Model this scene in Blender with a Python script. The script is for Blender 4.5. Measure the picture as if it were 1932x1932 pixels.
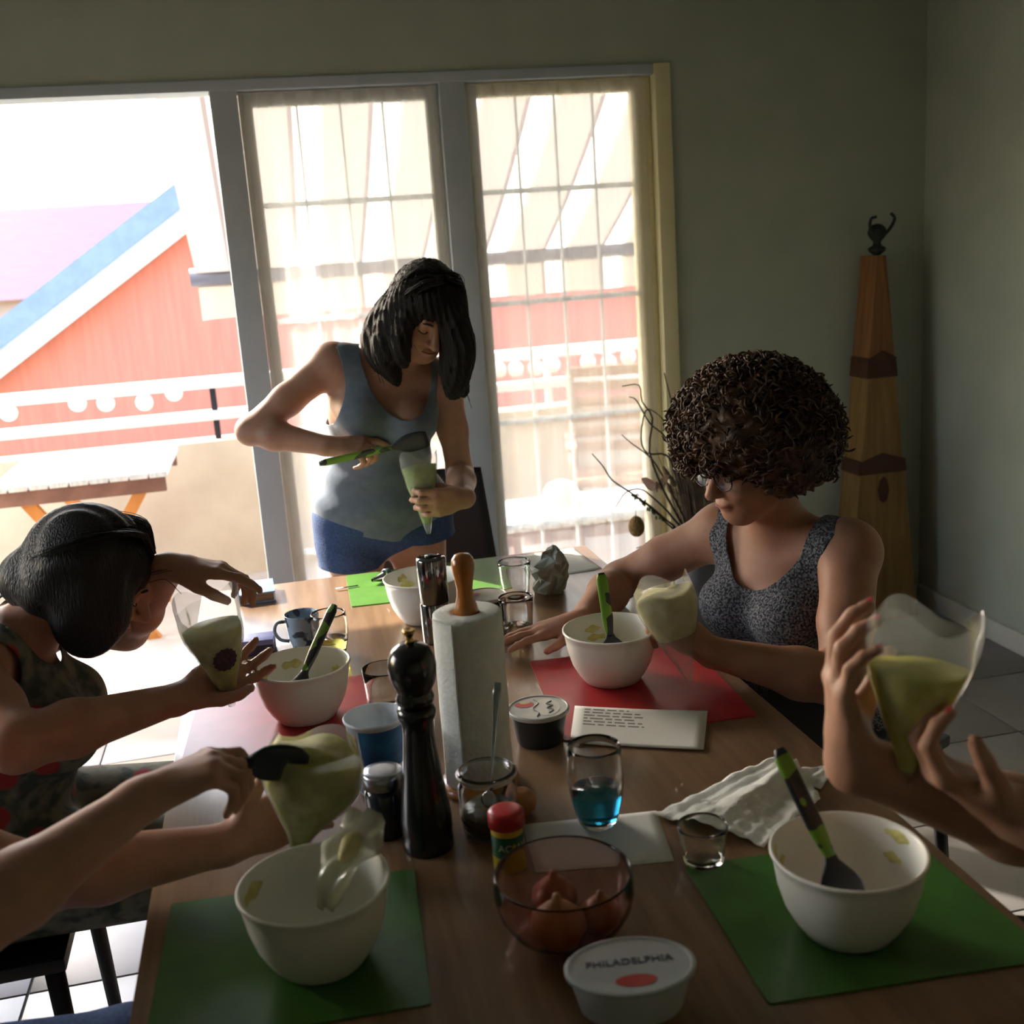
import bpy, bmesh, math, random
import numpy as np
from mathutils import Vector, Matrix

for o in list(bpy.data.objects):
    bpy.data.objects.remove(o, do_unlink=True)
SC = bpy.context.scene
COL = SC.collection
RNG = np.random.default_rng(7)
random.seed(7)

# ------------------------------------------------------------------ camera
def rad(d): return d * math.pi / 180.0
YAW, PITCH, ROLL = rad(11.6), rad(13.33), rad(4.0)
fw = Vector((math.sin(YAW) * math.cos(PITCH), math.cos(YAW) * math.cos(PITCH), -math.sin(PITCH)))
rt0 = Vector((math.cos(YAW), -math.sin(YAW), 0))
up0 = rt0.cross(fw)
rt = rt0 * math.cos(ROLL) - up0 * math.sin(ROLL)
up = up0 * math.cos(ROLL) + rt0 * math.sin(ROLL)
cam_data = bpy.data.cameras.new('camera')
cam = bpy.data.objects.new('camera', cam_data)
COL.objects.link(cam)
m = Matrix((rt, up, -fw)).transposed().to_4x4()
m.translation = Vector((0, 0, 1.55))
cam.matrix_world = m
cam_data.sensor_fit = 'HORIZONTAL'
cam_data.sensor_width = 36.0
cam_data.lens = 2108.0 / 1932.0 * 36.0
cam_data.clip_start = 0.02
cam_data.dof.use_dof = True
cam_data.dof.focus_distance = 2.2
cam_data.dof.aperture_fstop = 5.0
SC.camera = cam

# ------------------------------------------------------------------ light
SUN_AZ, SUN_EL = -40.0, 31.0           # degrees left of +Y, elevation
world = bpy.data.worlds.new('world')
SC.world = world
world.use_nodes = True
wn = world.node_tree
wn.nodes.clear()
w_out = wn.nodes.new('ShaderNodeOutputWorld')
w_bg = wn.nodes.new('ShaderNodeBackground')
w_sky = wn.nodes.new('ShaderNodeTexSky')
w_sky.sky_type = 'NISHITA'
w_sky.sun_disc = False
w_sky.sun_elevation = rad(SUN_EL)
w_sky.sun_rotation = rad(SUN_AZ)
w_sky.air_density = 1.0
w_sky.dust_density = 2.5
w_sky.ozone_density = 1.0
w_bg.inputs['Strength'].default_value = 0.42
wn.links.new(w_sky.outputs[0], w_bg.inputs[0])
wn.links.new(w_bg.outputs[0], w_out.inputs[0])

sun_d = bpy.data.lights.new('sun', 'SUN')
sun_d.energy = 4.0
sun_d.angle = rad(0.6)
sun_d.color = (1.0, 0.93, 0.84)
sun = bpy.data.objects.new('sun', sun_d)
COL.objects.link(sun)
sdir = Vector((math.sin(rad(SUN_AZ)) * math.cos(rad(SUN_EL)), math.cos(rad(SUN_AZ)) * math.cos(rad(SUN_EL)), math.sin(rad(SUN_EL))))
sun.rotation_euler = sdir.to_track_quat('Z', 'Y').to_euler()
sun.location = (-6, 9, 8)

vs = SC.view_settings
vs.view_transform = 'Standard'
vs.look = 'None'
vs.gamma = 1.0
vs.use_curve_mapping = False
vs.exposure = 1.75

# ------------------------------------------------------------------ materials
MATS = {}
def nt(mat):
    mat.use_nodes = True
    t = mat.node_tree
    t.nodes.clear()
    return t, t.nodes, t.links

def rgb(r, g, b):            # sRGB 0-255 -> linear
    f = lambda c: (c / 255 / 12.92) if c / 255 <= 0.04045 else ((c / 255 + 0.055) / 1.055) ** 2.4
    return (f(r), f(g), f(b), 1.0)

def mat(name, col, rough=0.5, metal=0.0, spec=0.5, col2=None, scale=30.0, stretch=(1, 1, 1), bump=0.0, bscale=None,
        trans=0.0, ior=1.45, detail=4.0, sheen=0.0, sss=0.0, coat=0.0, lo=0.35, hi=0.65):
    if name in MATS: return MATS[name]
    M = bpy.data.materials.new(name)
    t, N, L = nt(M)
    out = N.new('ShaderNodeOutputMaterial')
    p = N.new('ShaderNodeBsdfPrincipled')
    L.new(p.outputs[0], out.inputs[0])
    p.inputs['Base Color'].default_value = col
    p.inputs['Roughness'].default_value = rough
    p.inputs['Metallic'].default_value = metal
    p.inputs['Specular IOR Level'].default_value = spec
    p.inputs['IOR'].default_value = ior
    p.inputs['Transmission Weight'].default_value = trans
    p.inputs['Coat Weight'].default_value = coat
    if sheen: p.inputs['Sheen Weight'].default_value = sheen
    if sss:
        p.inputs['Subsurface Weight'].default_value = sss
        p.inputs['Subsurface Radius'].default_value = (0.012, 0.005, 0.003)
        p.inputs['Subsurface Scale'].default_value = 1.0
    tc = N.new('ShaderNodeTexCoord')
    mp = N.new('ShaderNodeMapping')
    mp.inputs['Scale'].default_value = stretch
    L.new(tc.outputs['Object'], mp.inputs[0])
    if col2 is not None:
        nz = N.new('ShaderNodeTexNoise')
        nz.inputs['Scale'].default_value = scale
        nz.inputs['Detail'].default_value = detail
        L.new(mp.outputs[0], nz.inputs['Vector'])
        r = N.new('ShaderNodeValToRGB')
        r.color_ramp.elements[0].position = lo
        r.color_ramp.elements[1].position = hi
        r.color_ramp.elements[0].color = col
        r.color_ramp.elements[1].color = col2
        L.new(nz.outputs['Fac'], r.inputs[0])
        L.new(r.outputs[0], p.inputs['Base Color'])
    if bump:
        nb = N.new('ShaderNodeTexNoise')
        nb.inputs['Scale'].default_value = bscale or scale
        nb.inputs['Detail'].default_value = 3
        L.new(mp.outputs[0], nb.inputs['Vector'])
        b = N.new('ShaderNodeBump')
        b.inputs['Strength'].default_value = bump
        b.inputs['Distance'].default_value = 0.01
        L.new(nb.outputs['Fac'], b.inputs['Height'])
        L.new(b.outputs[0], p.inputs['Normal'])
    MATS[name] = M
    return M

def film(name, col, clear=0.6, diff=0.3, rough=0.15, translucent=True):
    """thin plastic / voile: part clear, part scattering, part gloss"""
    if name in MATS: return MATS[name]
    M = bpy.data.materials.new(name)
    t, N, L = nt(M)
    out = N.new('ShaderNodeOutputMaterial')
    tr = N.new('ShaderNodeBsdfTransparent')
    df = N.new('ShaderNodeBsdfDiffuse'); df.inputs[0].default_value = col
    tl = N.new('ShaderNodeBsdfTranslucent'); tl.inputs[0].default_value = col
    mx = N.new('ShaderNodeMixShader'); mx.inputs[0].default_value = 0.5 if translucent else 0.0
    L.new(df.outputs[0], mx.inputs[1]); L.new(tl.outputs[0], mx.inputs[2])
    m2 = N.new('ShaderNodeMixShader'); m2.inputs[0].default_value = diff
    L.new(tr.outputs[0], m2.inputs[1]); L.new(mx.outputs[0], m2.inputs[2])
    gl = N.new('ShaderNodeBsdfGlossy'); gl.inputs['Roughness'].default_value = rough
    lw = N.new('ShaderNodeLayerWeight'); lw.inputs[0].default_value = 0.25
    mm = N.new('ShaderNodeMath'); mm.operation = 'MULTIPLY'; mm.inputs[1].default_value = 1.0 - clear
    L.new(lw.outputs['Fresnel'], mm.inputs[0])
    m3 = N.new('ShaderNodeMixShader')
    L.new(mm.outputs[0], m3.inputs[0]); L.new(m2.outputs[0], m3.inputs[1]); L.new(gl.outputs[0], m3.inputs[2])
    L.new(m3.outputs[0], out.inputs[0])
    MATS[name] = M
    return M

# ------------------------------------------------------------------ mesh helpers
def link(o, parent=None):
    COL.objects.link(o)
    if parent is not None: o.parent = parent
    return o

def mesh(name, verts, faces, material=None, parent=None, smooth=True, loc=None):
    me = bpy.data.meshes.new(name)
    me.from_pydata([tuple(map(float, v)) for v in verts], [], [tuple(map(int, f)) for f in faces])
    me.update()
    if smooth:
        me.polygons.foreach_set('use_smooth', [True] * len(me.polygons))
    if material is not None: me.materials.append(material)
    o = bpy.data.objects.new(name, me)
    if loc is not None: o.location = loc
    return link(o, parent)

def autosmooth(o, ang=35):
    """sharp edges over ang degrees"""
    me = o.data
    bm = bmesh.new(); bm.from_mesh(me)
    for e in bm.edges:
        if len(e.link_faces) == 2:
            e.smooth = e.calc_face_angle(0) < rad(ang)
    bm.to_mesh(me); bm.free()
    return o

def tagit(o, label, cat, group=None):
    o['label'] = label; o['category'] = cat
    if group: o['group'] = group
    return o

def thing(name, label, cat, loc=(0, 0, 0), rotz=0.0, group=None):
    o = bpy.data.objects.new(name, None)
    o.empty_display_size = 0.05
    o.location = loc
    o.rotation_euler = (0, 0, rotz)
    COL.objects.link(o)
    return tagit(o, label, cat, group)

def struct(o):
    o['kind'] = 'structure'
    return o

class MB:
    def __init__(s): s.v = []; s.f = []
    def add(s, v, f):
        n = len(s.v); s.v.extend([tuple(p) for p in v]); s.f.extend([tuple(i + n for i in q) for q in f]); return s
    def box(s, x0, x1, y0, y1, z0, z1):
        v = [(x0, y0, z0), (x1, y0, z0), (x1, y1, z0), (x0, y1, z0), (x0, y0, z1), (x1, y0, z1), (x1, y1, z1), (x0, y1, z1)]
        return s.add(v, [(0, 3, 2, 1), (4, 5, 6, 7), (0, 1, 5, 4), (1, 2, 6, 5), (2, 3, 7, 6), (3, 0, 4, 7)])
    def tube(s, pts, r, seg=8, cap=True):
        v, f = tube(pts, r, seg, cap); return s.add(v, f)
    def lathe(s, prof, seg=40, off=(0, 0, 0)):
        v, f = lathe(prof, seg); return s.add([(a + off[0], b + off[1], c + off[2]) for a, b, c in v], f)
    def build(s, name, material, parent=None, smooth=False, bevel=0.0, loc=None):
        o = mesh(name, s.v, s.f, material, parent, smooth, loc)
        if bevel:
            bm = bmesh.new(); bm.from_mesh(o.data)
            es = [e for e in bm.edges if len(e.link_faces) == 2 and e.calc_face_angle(0) > 0.5]
            bmesh.ops.bevel(bm, geom=es, offset=bevel, segments=2, affect='EDGES', profile=0.6, clamp_overlap=True)
            bm.to_mesh(o.data); bm.free()
            o.data.polygons.foreach_set('use_smooth', [True] * len(o.data.polygons))
            autosmooth(o, 40)
        return o

def lathe(prof, seg=40):
    """prof: list of (r, z); r==0 closes the end"""
    v, f, rings = [], [], []
    for (r, z) in prof:
        if r <= 1e-6:
            rings.append([len(v)]); v.append((0, 0, z))
        else:
            rings.append(list(range(len(v), len(v) + seg)))
            for i in range(seg):
                a = 2 * math.pi * i / seg
                v.append((r * math.cos(a), r * math.sin(a), z))
    for A, B in zip(rings[:-1], rings[1:]):
        if len(A) == 1 and len(B) == 1: continue
        for i in range(seg):
            j = (i + 1) % seg
            if len(A) == 1: f.append((A[0], B[j], B[i]))
            elif len(B) == 1: f.append((A[i], A[j], B[0]))
            else: f.append((A[i], A[j], B[j], B[i]))
    return v, f

def frame_of(d):
    d = np.asarray(d, float); d = d / (np.linalg.norm(d) + 1e-12)
    a = np.array([0, 0, 1.0]) if abs(d[2]) < 0.9 else np.array([1.0, 0, 0])
    x = np.cross(a, d); x /= np.linalg.norm(x)
    return x, np.cross(d, x), d

def tube(pts, r, seg=8, cap=True):
    P = np.asarray(pts, float); n = len(P)
    R = np.full(n, r, float) if np.isscalar(r) else np.asarray(r, float)
    T = np.gradient(P, axis=0)
    x, y, _ = frame_of(T[0])
    v = []
    for i in range(n):
        d = T[i] / (np.linalg.norm(T[i]) + 1e-12)
        x = x - d * (x @ d); x /= np.linalg.norm(x) + 1e-12
        y = np.cross(d, x)
        for k in range(seg):
            a = 2 * math.pi * k / seg
            v.append(P[i] + R[i] * (x * math.cos(a) + y * math.sin(a)))
    f = []
    for i in range(n - 1):
        for k in range(seg):
            k2 = (k + 1) % seg
            f.append((i * seg + k, i * seg + k2, (i + 1) * seg + k2, (i + 1) * seg + k))
    if cap:
        f.append(tuple(range(seg - 1, -1, -1))); f.append(tuple((n - 1) * seg + k for k in range(seg)))
    return [tuple(p) for p in v], f

def spline(pts, n=24):
    """Catmull-Rom through the points"""
    P = [np.asarray(p, float) for p in pts]
    P = [2 * P[0] - P[1]] + P + [2 * P[-1] - P[-2]]
    out = []
    segs = len(P) - 3
    per = max(2, n // segs)
    for i in range(segs):
        p0, p1, p2, p3 = P[i:i + 4]
        for k in range(per):
            t = k / per
            out.append(0.5 * ((2 * p1) + (-p0 + p2) * t + (2 * p0 - 5 * p1 + 4 * p2 - p3) * t * t + (-p0 + 3 * p1 - 3 * p2 + p3) * t ** 3))
    out.append(P[-2])
    return np.array(out)

def solidify(o, t):
    md = o.modifiers.new('thickness', 'SOLIDIFY'); md.thickness = t; md.offset = 0
    return o

def text_mesh(body, size, material, parent=None, loc=(0, 0, 0), rot=(0, 0, 0), name='lettering', align='CENTER', ext=0.0004, bend=None):
    cu = bpy.data.curves.new(name, 'FONT')
    cu.body = body; cu.size = size; cu.align_x = align; cu.align_y = 'CENTER'; cu.extrude = ext; cu.resolution_u = 3
    tmp = bpy.data.objects.new(name, cu)
    COL.objects.link(tmp)
    dg = bpy.context.evaluated_depsgraph_get()
    me = bpy.data.meshes.new_from_object(tmp.evaluated_get(dg))
    bpy.data.objects.remove(tmp, do_unlink=True)
    bpy.data.curves.remove(cu)
    me.materials.clear(); me.materials.append(material)
    if bend is not None:                     # wrap round a vertical cylinder of radius bend, text centre facing -y
        for v in me.vertices:
            x, y, z = v.co
            a = x / bend
            rr = bend + z
            v.co = (rr * math.sin(a), -rr * math.cos(a), y)
    o = bpy.data.objects.new(name, me)
    o.location = loc; o.rotation_euler = rot
    return link(o, parent)
# ================================================================== the room
m_wall = mat('wall_paint', rgb(172, 179, 164), 0.85, col2=rgb(178, 184, 169), scale=6, bump=0.05, bscale=120)
m_ceil = mat('ceiling_paint', rgb(150, 153, 146), 0.9, bump=0.03, bscale=90)
m_frame = mat('frame_paint', rgb(214, 214, 202), 0.45, col2=rgb(206, 206, 196), scale=8)
m_post = mat('post_paint', rgb(184, 192, 198), 0.5, col2=rgb(176, 186, 192), scale=8)
m_cream = mat('cream_paint', rgb(232, 222, 178), 0.45, col2=rgb(226, 216, 170), scale=8)
m_tile = mat('floor_tile', rgb(122, 118, 112), 0.28, col2=rgb(112, 108, 104), scale=5, bump=0.02, bscale=60)
m_grout = mat('grout', rgb(120, 118, 114), 0.9)

XL, XR, YB, YN, HC = -2.3, 2.52, 4.0, -2.3, 2.45
HD = 2.145                                     # underside of the lintel
# floor: a grout bed with single tiles on it
floor = struct(MB().box(XL, XR, YN, YB + 0.16, -0.12, -0.008).build('floor', m_grout))
TS = 0.40
tile_me = None
ix = 0
for i in range(12):
    for j in range(11):
        x0 = XL + 0.01 + i * TS; y0 = YB - 0.01 - (j + 1) * TS
        if x0 + TS > XR: continue
        if tile_me is None:
            t = MB().box(0.003, TS - 0.003, 0.003, TS - 0.003, -0.009, 0.0).build('tile', m_tile, floor, bevel=0.0015)
            tile_me = t.data
        else:
            t = link(bpy.data.objects.new('tile', tile_me), floor)
        t.location = (x0, y0, 0)
ceiling = struct(MB().box(XL, XR, YN, YB + 0.16, HC, HC + 0.12).build('ceiling', m_ceil))
# back wall with one wide opening for the doors
wb = MB()
wb.box(XL - 0.12, -1.45, YB, YB + 0.16, 0, HC)
wb.box(-1.45, 1.47, YB, YB + 0.16, HD, HC)
wb.box(1.47, XR + 0.12, YB, YB + 0.16, 0, HC)
struct(wb.build('wall_back', m_wall))
wr = MB().box(XR, XR + 0.12, YN, YB, 0, HC)
struct(wr.build('wall_right', m_wall))
wl = MB()                                      # side wall with an added, unseen window that lets the blue skylight in from the left
wl.box(XL - 0.12, XL, YN, 1.8, 0, HC); wl.box(XL - 0.12, XL, 3.3, YB, 0, HC)
wl.box(XL - 0.12, XL, 1.8, 3.3, 0, 0.95); wl.box(XL - 0.12, XL, 1.8, 3.3, 2.05, HC)
struct(wl.build('wall_left', m_wall))
# wall behind the photographer
wf = MB().box(XL - 0.12, XR + 0.12, YN - 0.12, YN, 0, HC)
struct(wf.build('wall_front', m_wall))
struct(MB().box(1.48, XR - 0.015, YB - 0.015, YB, 0, 0.08).build('baseboard_back', m_frame, bevel=0.003))
struct(MB().box(XR - 0.015, XR, YN, YB - 0.016, 0, 0.08).build('baseboard_right', m_frame, bevel=0.003))

# unseen side window, added for skylight from the left
w4 = bpy.data.objects.new('added_window', None); w4.location = (XL - 0.06, 2.55, 0); COL.objects.link(w4); struct(w4)
for (a, b, c, d) in ((-0.75, 0.75, 0.95, 1.0), (-0.75, 0.75, 2.0, 2.05), (-0.75, -0.70, 1.0, 2.0), (0.70, 0.75, 1.0, 2.0), (-0.025, 0.025, 1.0, 2.0)):
    MB().box(-0.03, 0.03, a, b, c, d).build('frame_bar', m_frame, w4, bevel=0.004)
# posts between the door leaves
struct(MB().box(-0.095, -0.005, YB - 0.01, YB + 0.12, 0.0, HD).build('trim_1', m_post, bevel=0.006))
struct(MB().box(0.668, 0.758, YB - 0.01, YB + 0.12, 0.0, HD).build('trim_2', m_post, bevel=0.006))
struct(MB().box(1.44, 1.50, YB - 0.02, YB + 0.12, 0.0, HD).build('trim_3', m_cream, bevel=0.006))
struct(MB().box(-1.45, 1.44, YB - 0.012, YB + 0.11, HD - 0.035, HD).build('trim_4', m_post, bevel=0.004))

m_pane = film('window_glass', (0.9, 0.95, 0.96, 1), clear=0.5, diff=0.02, rough=0.02)
m_haze = film('haze', (0.92, 0.92, 0.9, 1), clear=0.95, diff=0.38, rough=0.6)
m_munt = film('muntin_glare', (0.86, 0.89, 0.9, 1), clear=0.95, diff=1.0, rough=0.4)  # translucent bars, paled by sky behind them to imitate glare
ROWS = [0.09, 0.511, 0.913, 1.35, 1.742, 2.06]
def leaf(name, x0, x1, stile, stile_r, cols):
    root = bpy.data.objects.new(name, None); root.location = ((x0 + x1) / 2, YB + 0.05, 0); COL.objects.link(root)
    struct(root)
    cx = (x0 + x1) / 2
    def bar(nm, a, b, c, d, mt=m_frame, dy=0.022, off=0.0):
        return MB().box(a - cx, b - cx, -dy + off, dy + off, c, d).build(nm, mt, root, bevel=0.004)
    bar('stile', x0, x0 + stile, 0.02, HD - 0.036)
    bar('stile', x1 - stile_r, x1, 0.02, HD - 0.036, m_cream if stile_r > 0.06 else m_frame)
    bar('bottom_rail', x0 + stile, x1 - stile_r, 0.02, 0.09)
    bar('top_rail', x0 + stile, x1 - stile_r, 2.06, HD - 0.036, m_cream if stile_r > 0.06 else m_frame)
    xs = np.linspace(x0 + stile, x1 - stile_r, cols + 1)
    for z in ROWS[1:-1]: bar('muntin', x0 + stile, x1 - stile_r, z - 0.009, z + 0.009, m_munt, 0.012)
    for x in xs[1:-1]: bar('muntin', x - 0.004, x + 0.004, 0.09, 2.06, m_munt, 0.010)
    me = {}
    for r in range(len(ROWS) - 1):
        for c in range(cols):
            a, b = xs[c] + 0.004, xs[c + 1] - 0.004
            z0, z1 = ROWS[r] + 0.006, ROWS[r + 1] - 0.006
            if r not in me:
                p = MB().box(-(b - a) / 2, (b - a) / 2, -0.0015, 0.0015, 0, z1 - z0).build('pane', m_pane, root)
                me[r] = p.data
            else:
                p = link(bpy.data.objects.new('pane', me[r]), root)
            p.location = ((a + b) / 2 - cx, 0, z0)
    # voile stretched behind the glass, a softly folded sheet added to whiten the panes
    n = 60; v = []; f = []
    for i in range(n + 1):
        x = x0 + stile * 0.3 + (x1 - x0 - stile * 0.3 - stile_r * 0.3) * i / n - cx
        y = -0.034 + 0.006 * math.sin(i * 0.9) + 0.003 * math.sin(i * 2.3 + 1)
        v += [(x, y, 0.05), (x, y, 2.1)]
        if i: f.append((2 * i - 2, 2 * i, 2 * i + 1, 2 * i - 1))
    mesh('haze_panel', v, f, m_haze, root)
    return root
leaf('window_2', -0.004, 0.667, 0.045, 0.045, 4)
leaf('window_3', 0.759, 1.438, 0.045, 0.072, 4)

# ================================================================== outdoors
m_terr = mat('terrace_stone', rgb(214, 200, 184), 0.9, col2=rgb(200, 184, 168), scale=4, bump=0.1, bscale=40)
m_para = mat('parapet_render', rgb(216, 198, 172), 0.9, col2=rgb(206, 186, 160), scale=5, bump=0.1, bscale=80)
m_white = mat('white_paint', rgb(240, 238, 232), 0.5, col2=rgb(232, 230, 224), scale=10)
m_grass = mat('lawn', rgb(96, 122, 62), 0.95, col2=rgb(120, 138, 80), scale=12, bump=0.3)
m_red = mat('red_boards', rgb(232, 134, 114), 0.75, col2=rgb(226, 124, 106), scale=3, stretch=(6, 6, 0.4), bump=0.1, bscale=4)
m_roofb = mat('blue_grey_roof', rgb(146, 156, 190), 0.7, col2=rgb(136, 146, 182), scale=8)
m_roofr = mat('plum_roof', rgb(146, 98, 112), 0.8, col2=rgb(130, 92, 120), scale=3, stretch=(1, 1, 6))
struct(MB().box(-30, 30, 6.0, 60, -1.3, -1.2).build('ground', m_grass))
struct(MB().box(-4.5, 4.5, 4.165, 5.78, -0.13, -0.01).build('terrace', m_terr))
struct(MB().box(-4.5, 4.5, 5.78, 5.96, -1.2, 0.70).build('parapet', m_para, bevel=0.01))

rl = thing('terrace_railing', 'white two-rail railing on top of the beige terrace parapet', 'railing', (0, 5.86, 0.70))
MB().box(-4.4, 4.4, -0.05, 0.05, 0.10, 0.145).build('bottom_rail', m_white, rl, bevel=0.004)
MB().box(-4.4, 4.4, -0.06, 0.06, 0.262, 0.315).build('top_rail', m_white, rl, bevel=0.004)
m_iron = mat('dark_iron', rgb(52, 52, 60), 0.5, 0.6)
for x in (-4.2, -2.1, -0.30, 1.45, 3.2):
    MB().box(x - 0.015, x + 0.015, -0.02, 0.02, 0.0, 0.27).build('rail_post', m_iron if x == -0.30 else m_white, rl, bevel=0.002)

sl = thing('string_lights', 'string of round frosted globe lights hung along the white terrace railing', 'string lights', (0, 5.735, 0.96))
m_bulb = mat('frosted_globe', rgb(250, 246, 236), 0.35, spec=0.4)
m_cable = mat('light_cable', rgb(225, 222, 214), 0.6)
bx = [(-1.55, -0.03), (-1.25, -0.02), (-0.932, -0.004), (-0.802, -0.016), (-0.623, -0.03), (-0.478, 0.004), (0.62, -0.02), (0.85, -0.03), (1.16, -0.03), (1.25, -0.032), (1.36, -0.036), (1.45, -0.028),
      (1.645, -0.03), (1.76, -0.042), (1.87, -0.022), (2.1, -0.03)]
cpts = [(-1.8, 0.0, 0.05)]
for x, z in bx: cpts += [(x, 0, z + 0.045)]
cpts.append((2.4, 0, 0.05))
mesh('cable', *tube(spline(cpts, 120), 0.004, 6), m_cable, sl)
bprof = [(0.0, -0.042)] + [(0.042 * math.sin(a), -0.042 * math.cos(a)) for a in np.linspace(0.2, math.pi - 0.35, 12)] + [(0.014, 0.046), (0.0, 0.046)]
bme = None
for x, z in bx:
    if bme is None:
        b = mesh('globe', *lathe(bprof, 20), m_bulb, sl); bme = b.data
    else:
        b = link(bpy.data.objects.new('globe', bme), sl)
    b.location = (x, 0, z)

# red house across the yard
hs = thing('red_house', 'red boarded house with white bargeboards and blue-grey roof beyond the terrace', 'house', (1.5, 14.0, -1.2))
RZ, EX, EZ = 4.85, 6.0, 0.94       # ridge height, half width, eave height above base
MB().add([(-EX + .5, 0, 0), (EX - .5, 0, 0), (EX - .5, 0, EZ + .31), (0, 0, RZ), (-EX + .5, 0, EZ + .31),
          (-EX + .5, 6, 0), (EX - .5, 6, 0), (EX - .5, 6, EZ + .31), (0, 6, RZ), (-EX + .5, 6, EZ + .31)],
         [(0, 1, 2, 3, 4), (9, 8, 7, 6, 5), (0, 4, 9, 5), (1, 6, 7, 2)]).build('wall', m_red, hs)
sl_ = (RZ - EZ) / EX
for s in (-1, 1):
    def rake(y0, y1, d0, d1):
        a = [(s * EX, EZ), (0, RZ)]
        return [(a[0][0], y0, a[0][1] + d0), (a[1][0], y0, a[1][1] + d0), (a[1][0], y0, a[1][1] + d1), (a[0][0], y0, a[0][1] + d1),
                (a[0][0], y1, a[0][1] + d0), (a[1][0], y1, a[1][1] + d0), (a[1][0], y1, a[1][1] + d1), (a[0][0], y1, a[0][1] + d1)]
    F6 = [(0, 1, 2, 3), (7, 6, 5, 4), (0, 4, 5, 1), (3, 2, 6, 7), (0, 3, 7, 4), (1, 5, 6, 2)]
    MB().add(rake(-0.35, -0.27, -0.22, 0.06), F6).build('bargeboard', m_white, hs)
    MB().add(rake(-0.45, 6.3, 0.06, 0.36), F6).build('roof_slope', m_roofb, hs)
wt = MB().box(0.3, 1.7, -0.05, 0.03, 2.32, 2.52).build('window_sill', m_white, hs)
MB().box(0.36, 1.64, -0.02, 0.02, 2.52, 3.6).build('window_pane', mat('far_glass', rgb(120, 130, 140), 0.1), hs)
wt2 = MB().box(-0.85, -0.05, -0.05, 0.03, 2.28, 2.47).build('window_sill', m_white, hs)
MB().box(-0.78, -0.12, -0.02, 0.02, 2.47, 3.3).build('window_pane', MATS['far_glass'], hs)

fh = thing('far_roof', 'plum-coloured tiled roof of a house behind the red house', 'roof', (-4.4, 24, -1.2))
MB().box(-5, 4.3, 0.5, 7, 0, 2.6).build('wall', mat('far_wall', rgb(205, 190, 180), 0.9), fh)
MB().add([(-5.4, 0, 2.4), (4.6, 0, 2.4), (4.6, 4, 4.35), (-5.4, 4, 4.35), (-5.4, 8, 2.4), (4.6, 8, 2.4)],
         [(0, 1, 2, 3), (3, 2, 5, 4), (1, 5, 2), (0, 3, 4), (0, 4, 5, 1)]).build('roof_slope', m_roofr, fh)

# striped awning over the doors
def awning_mat():
    M = bpy.data.materials.new('awning_stripes'); t, N, L = nt(M)
    out = N.new('ShaderNodeOutputMaterial')
    tc = N.new('ShaderNodeTexCoord'); sp = N.new('ShaderNodeSeparateXYZ'); L.new(tc.outputs['Object'], sp.inputs[0])
    ad = N.new('ShaderNodeMath'); ad.operation = 'ADD'; ad.inputs[1].default_value = 0.30 * 20 + 0.285
    dv = N.new('ShaderNodeMath'); dv.operation = 'DIVIDE'; dv.inputs[1].default_value = 0.30
    fr = N.new('ShaderNodeMath'); fr.operation = 'FRACT'
    L.new(sp.outputs['X'], ad.inputs[0]); L.new(ad.outputs[0], dv.inputs[0]); L.new(dv.outputs[0], fr.inputs[0])
    r = N.new('ShaderNodeValToRGB'); r.color_ramp.interpolation = 'CONSTANT'
    e = r.color_ramp.elements
    e[0].position = 0.0; e[0].color = rgb(142, 132, 122)
    e[1].position = 0.50; e[1].color = rgb(108, 98, 94)
    for p, c in ((0.56, rgb(250, 246, 232)), (0.88, rgb(160, 150, 134)), (0.94, rgb(142, 132, 122))):
        q = e.new(p); q.color = c
    L.new(fr.outputs[0], r.inputs[0])
    df = N.new('ShaderNodeBsdfDiffuse'); tl = N.new('ShaderNodeBsdfTranslucent')
    L.new(r.outputs[0], df.inputs[0]); L.new(r.outputs[0], tl.inputs[0])
    mx = N.new('ShaderNodeMixShader'); mx.inputs[0].default_value = 0.5
    L.new(df.outputs[0], mx.inputs[1]); L.new(tl.outputs[0], mx.inputs[2]); L.new(mx.outputs[0], out.inputs[0])
    return M
m_awn = awning_mat()
aw = thing('awning', 'striped beige and white awning sloping out over the terrace doors', 'awning', (0, 4.17, 2.20))
AX0, AX1, AY, AZ = -0.285, 2.55, 1.33, -0.69       # front bar offset
n = 40; v = []; f = []
for i in range(n + 1):
    x = AX0 + (AX1 - AX0) * i / n
    for j in range(9):
        s = j / 8
        v.append((x, 0.03 + (AY - 0.03) * s, AZ * s - 0.035 * math.sin(math.pi * s)))
    if i:
        for j in range(8): f.append(((i - 1) * 9 + j, i * 9 + j, i * 9 + j + 1, (i - 1) * 9 + j + 1))
mesh('fabric', v, f, m_awn, aw)
mesh('front_bar', *tube([(AX0 - 0.03, AY, AZ), (AX1 + 0.03, AY, AZ)], 0.042, 12), mat('awning_bar', rgb(106, 104, 116), 0.5), aw)
v = []; f = []
for i in range(n * 2 + 1):
    x = AX0 + (AX1 - AX0) * i / (2 * n)
    w = 0.006 * math.sin(i * 1.1)
    v += [(x, AY + 0.005 + w * 0.3, AZ - 0.03), (x, AY + w, AZ - 0.20 + 0.006 * abs(math.sin(i * 0.35)))]
    if i: f.append((2 * i - 2, 2 * i, 2 * i + 1, 2 * i - 1))
mesh('valance', v, f, m_awn, aw)
MB().box(AX0 - 0.05, AX1 + 0.05, -0.01, 0.10, -0.03, 0.12).build('cassette', MATS['awning_bar'], aw, bevel=0.01)
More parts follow.
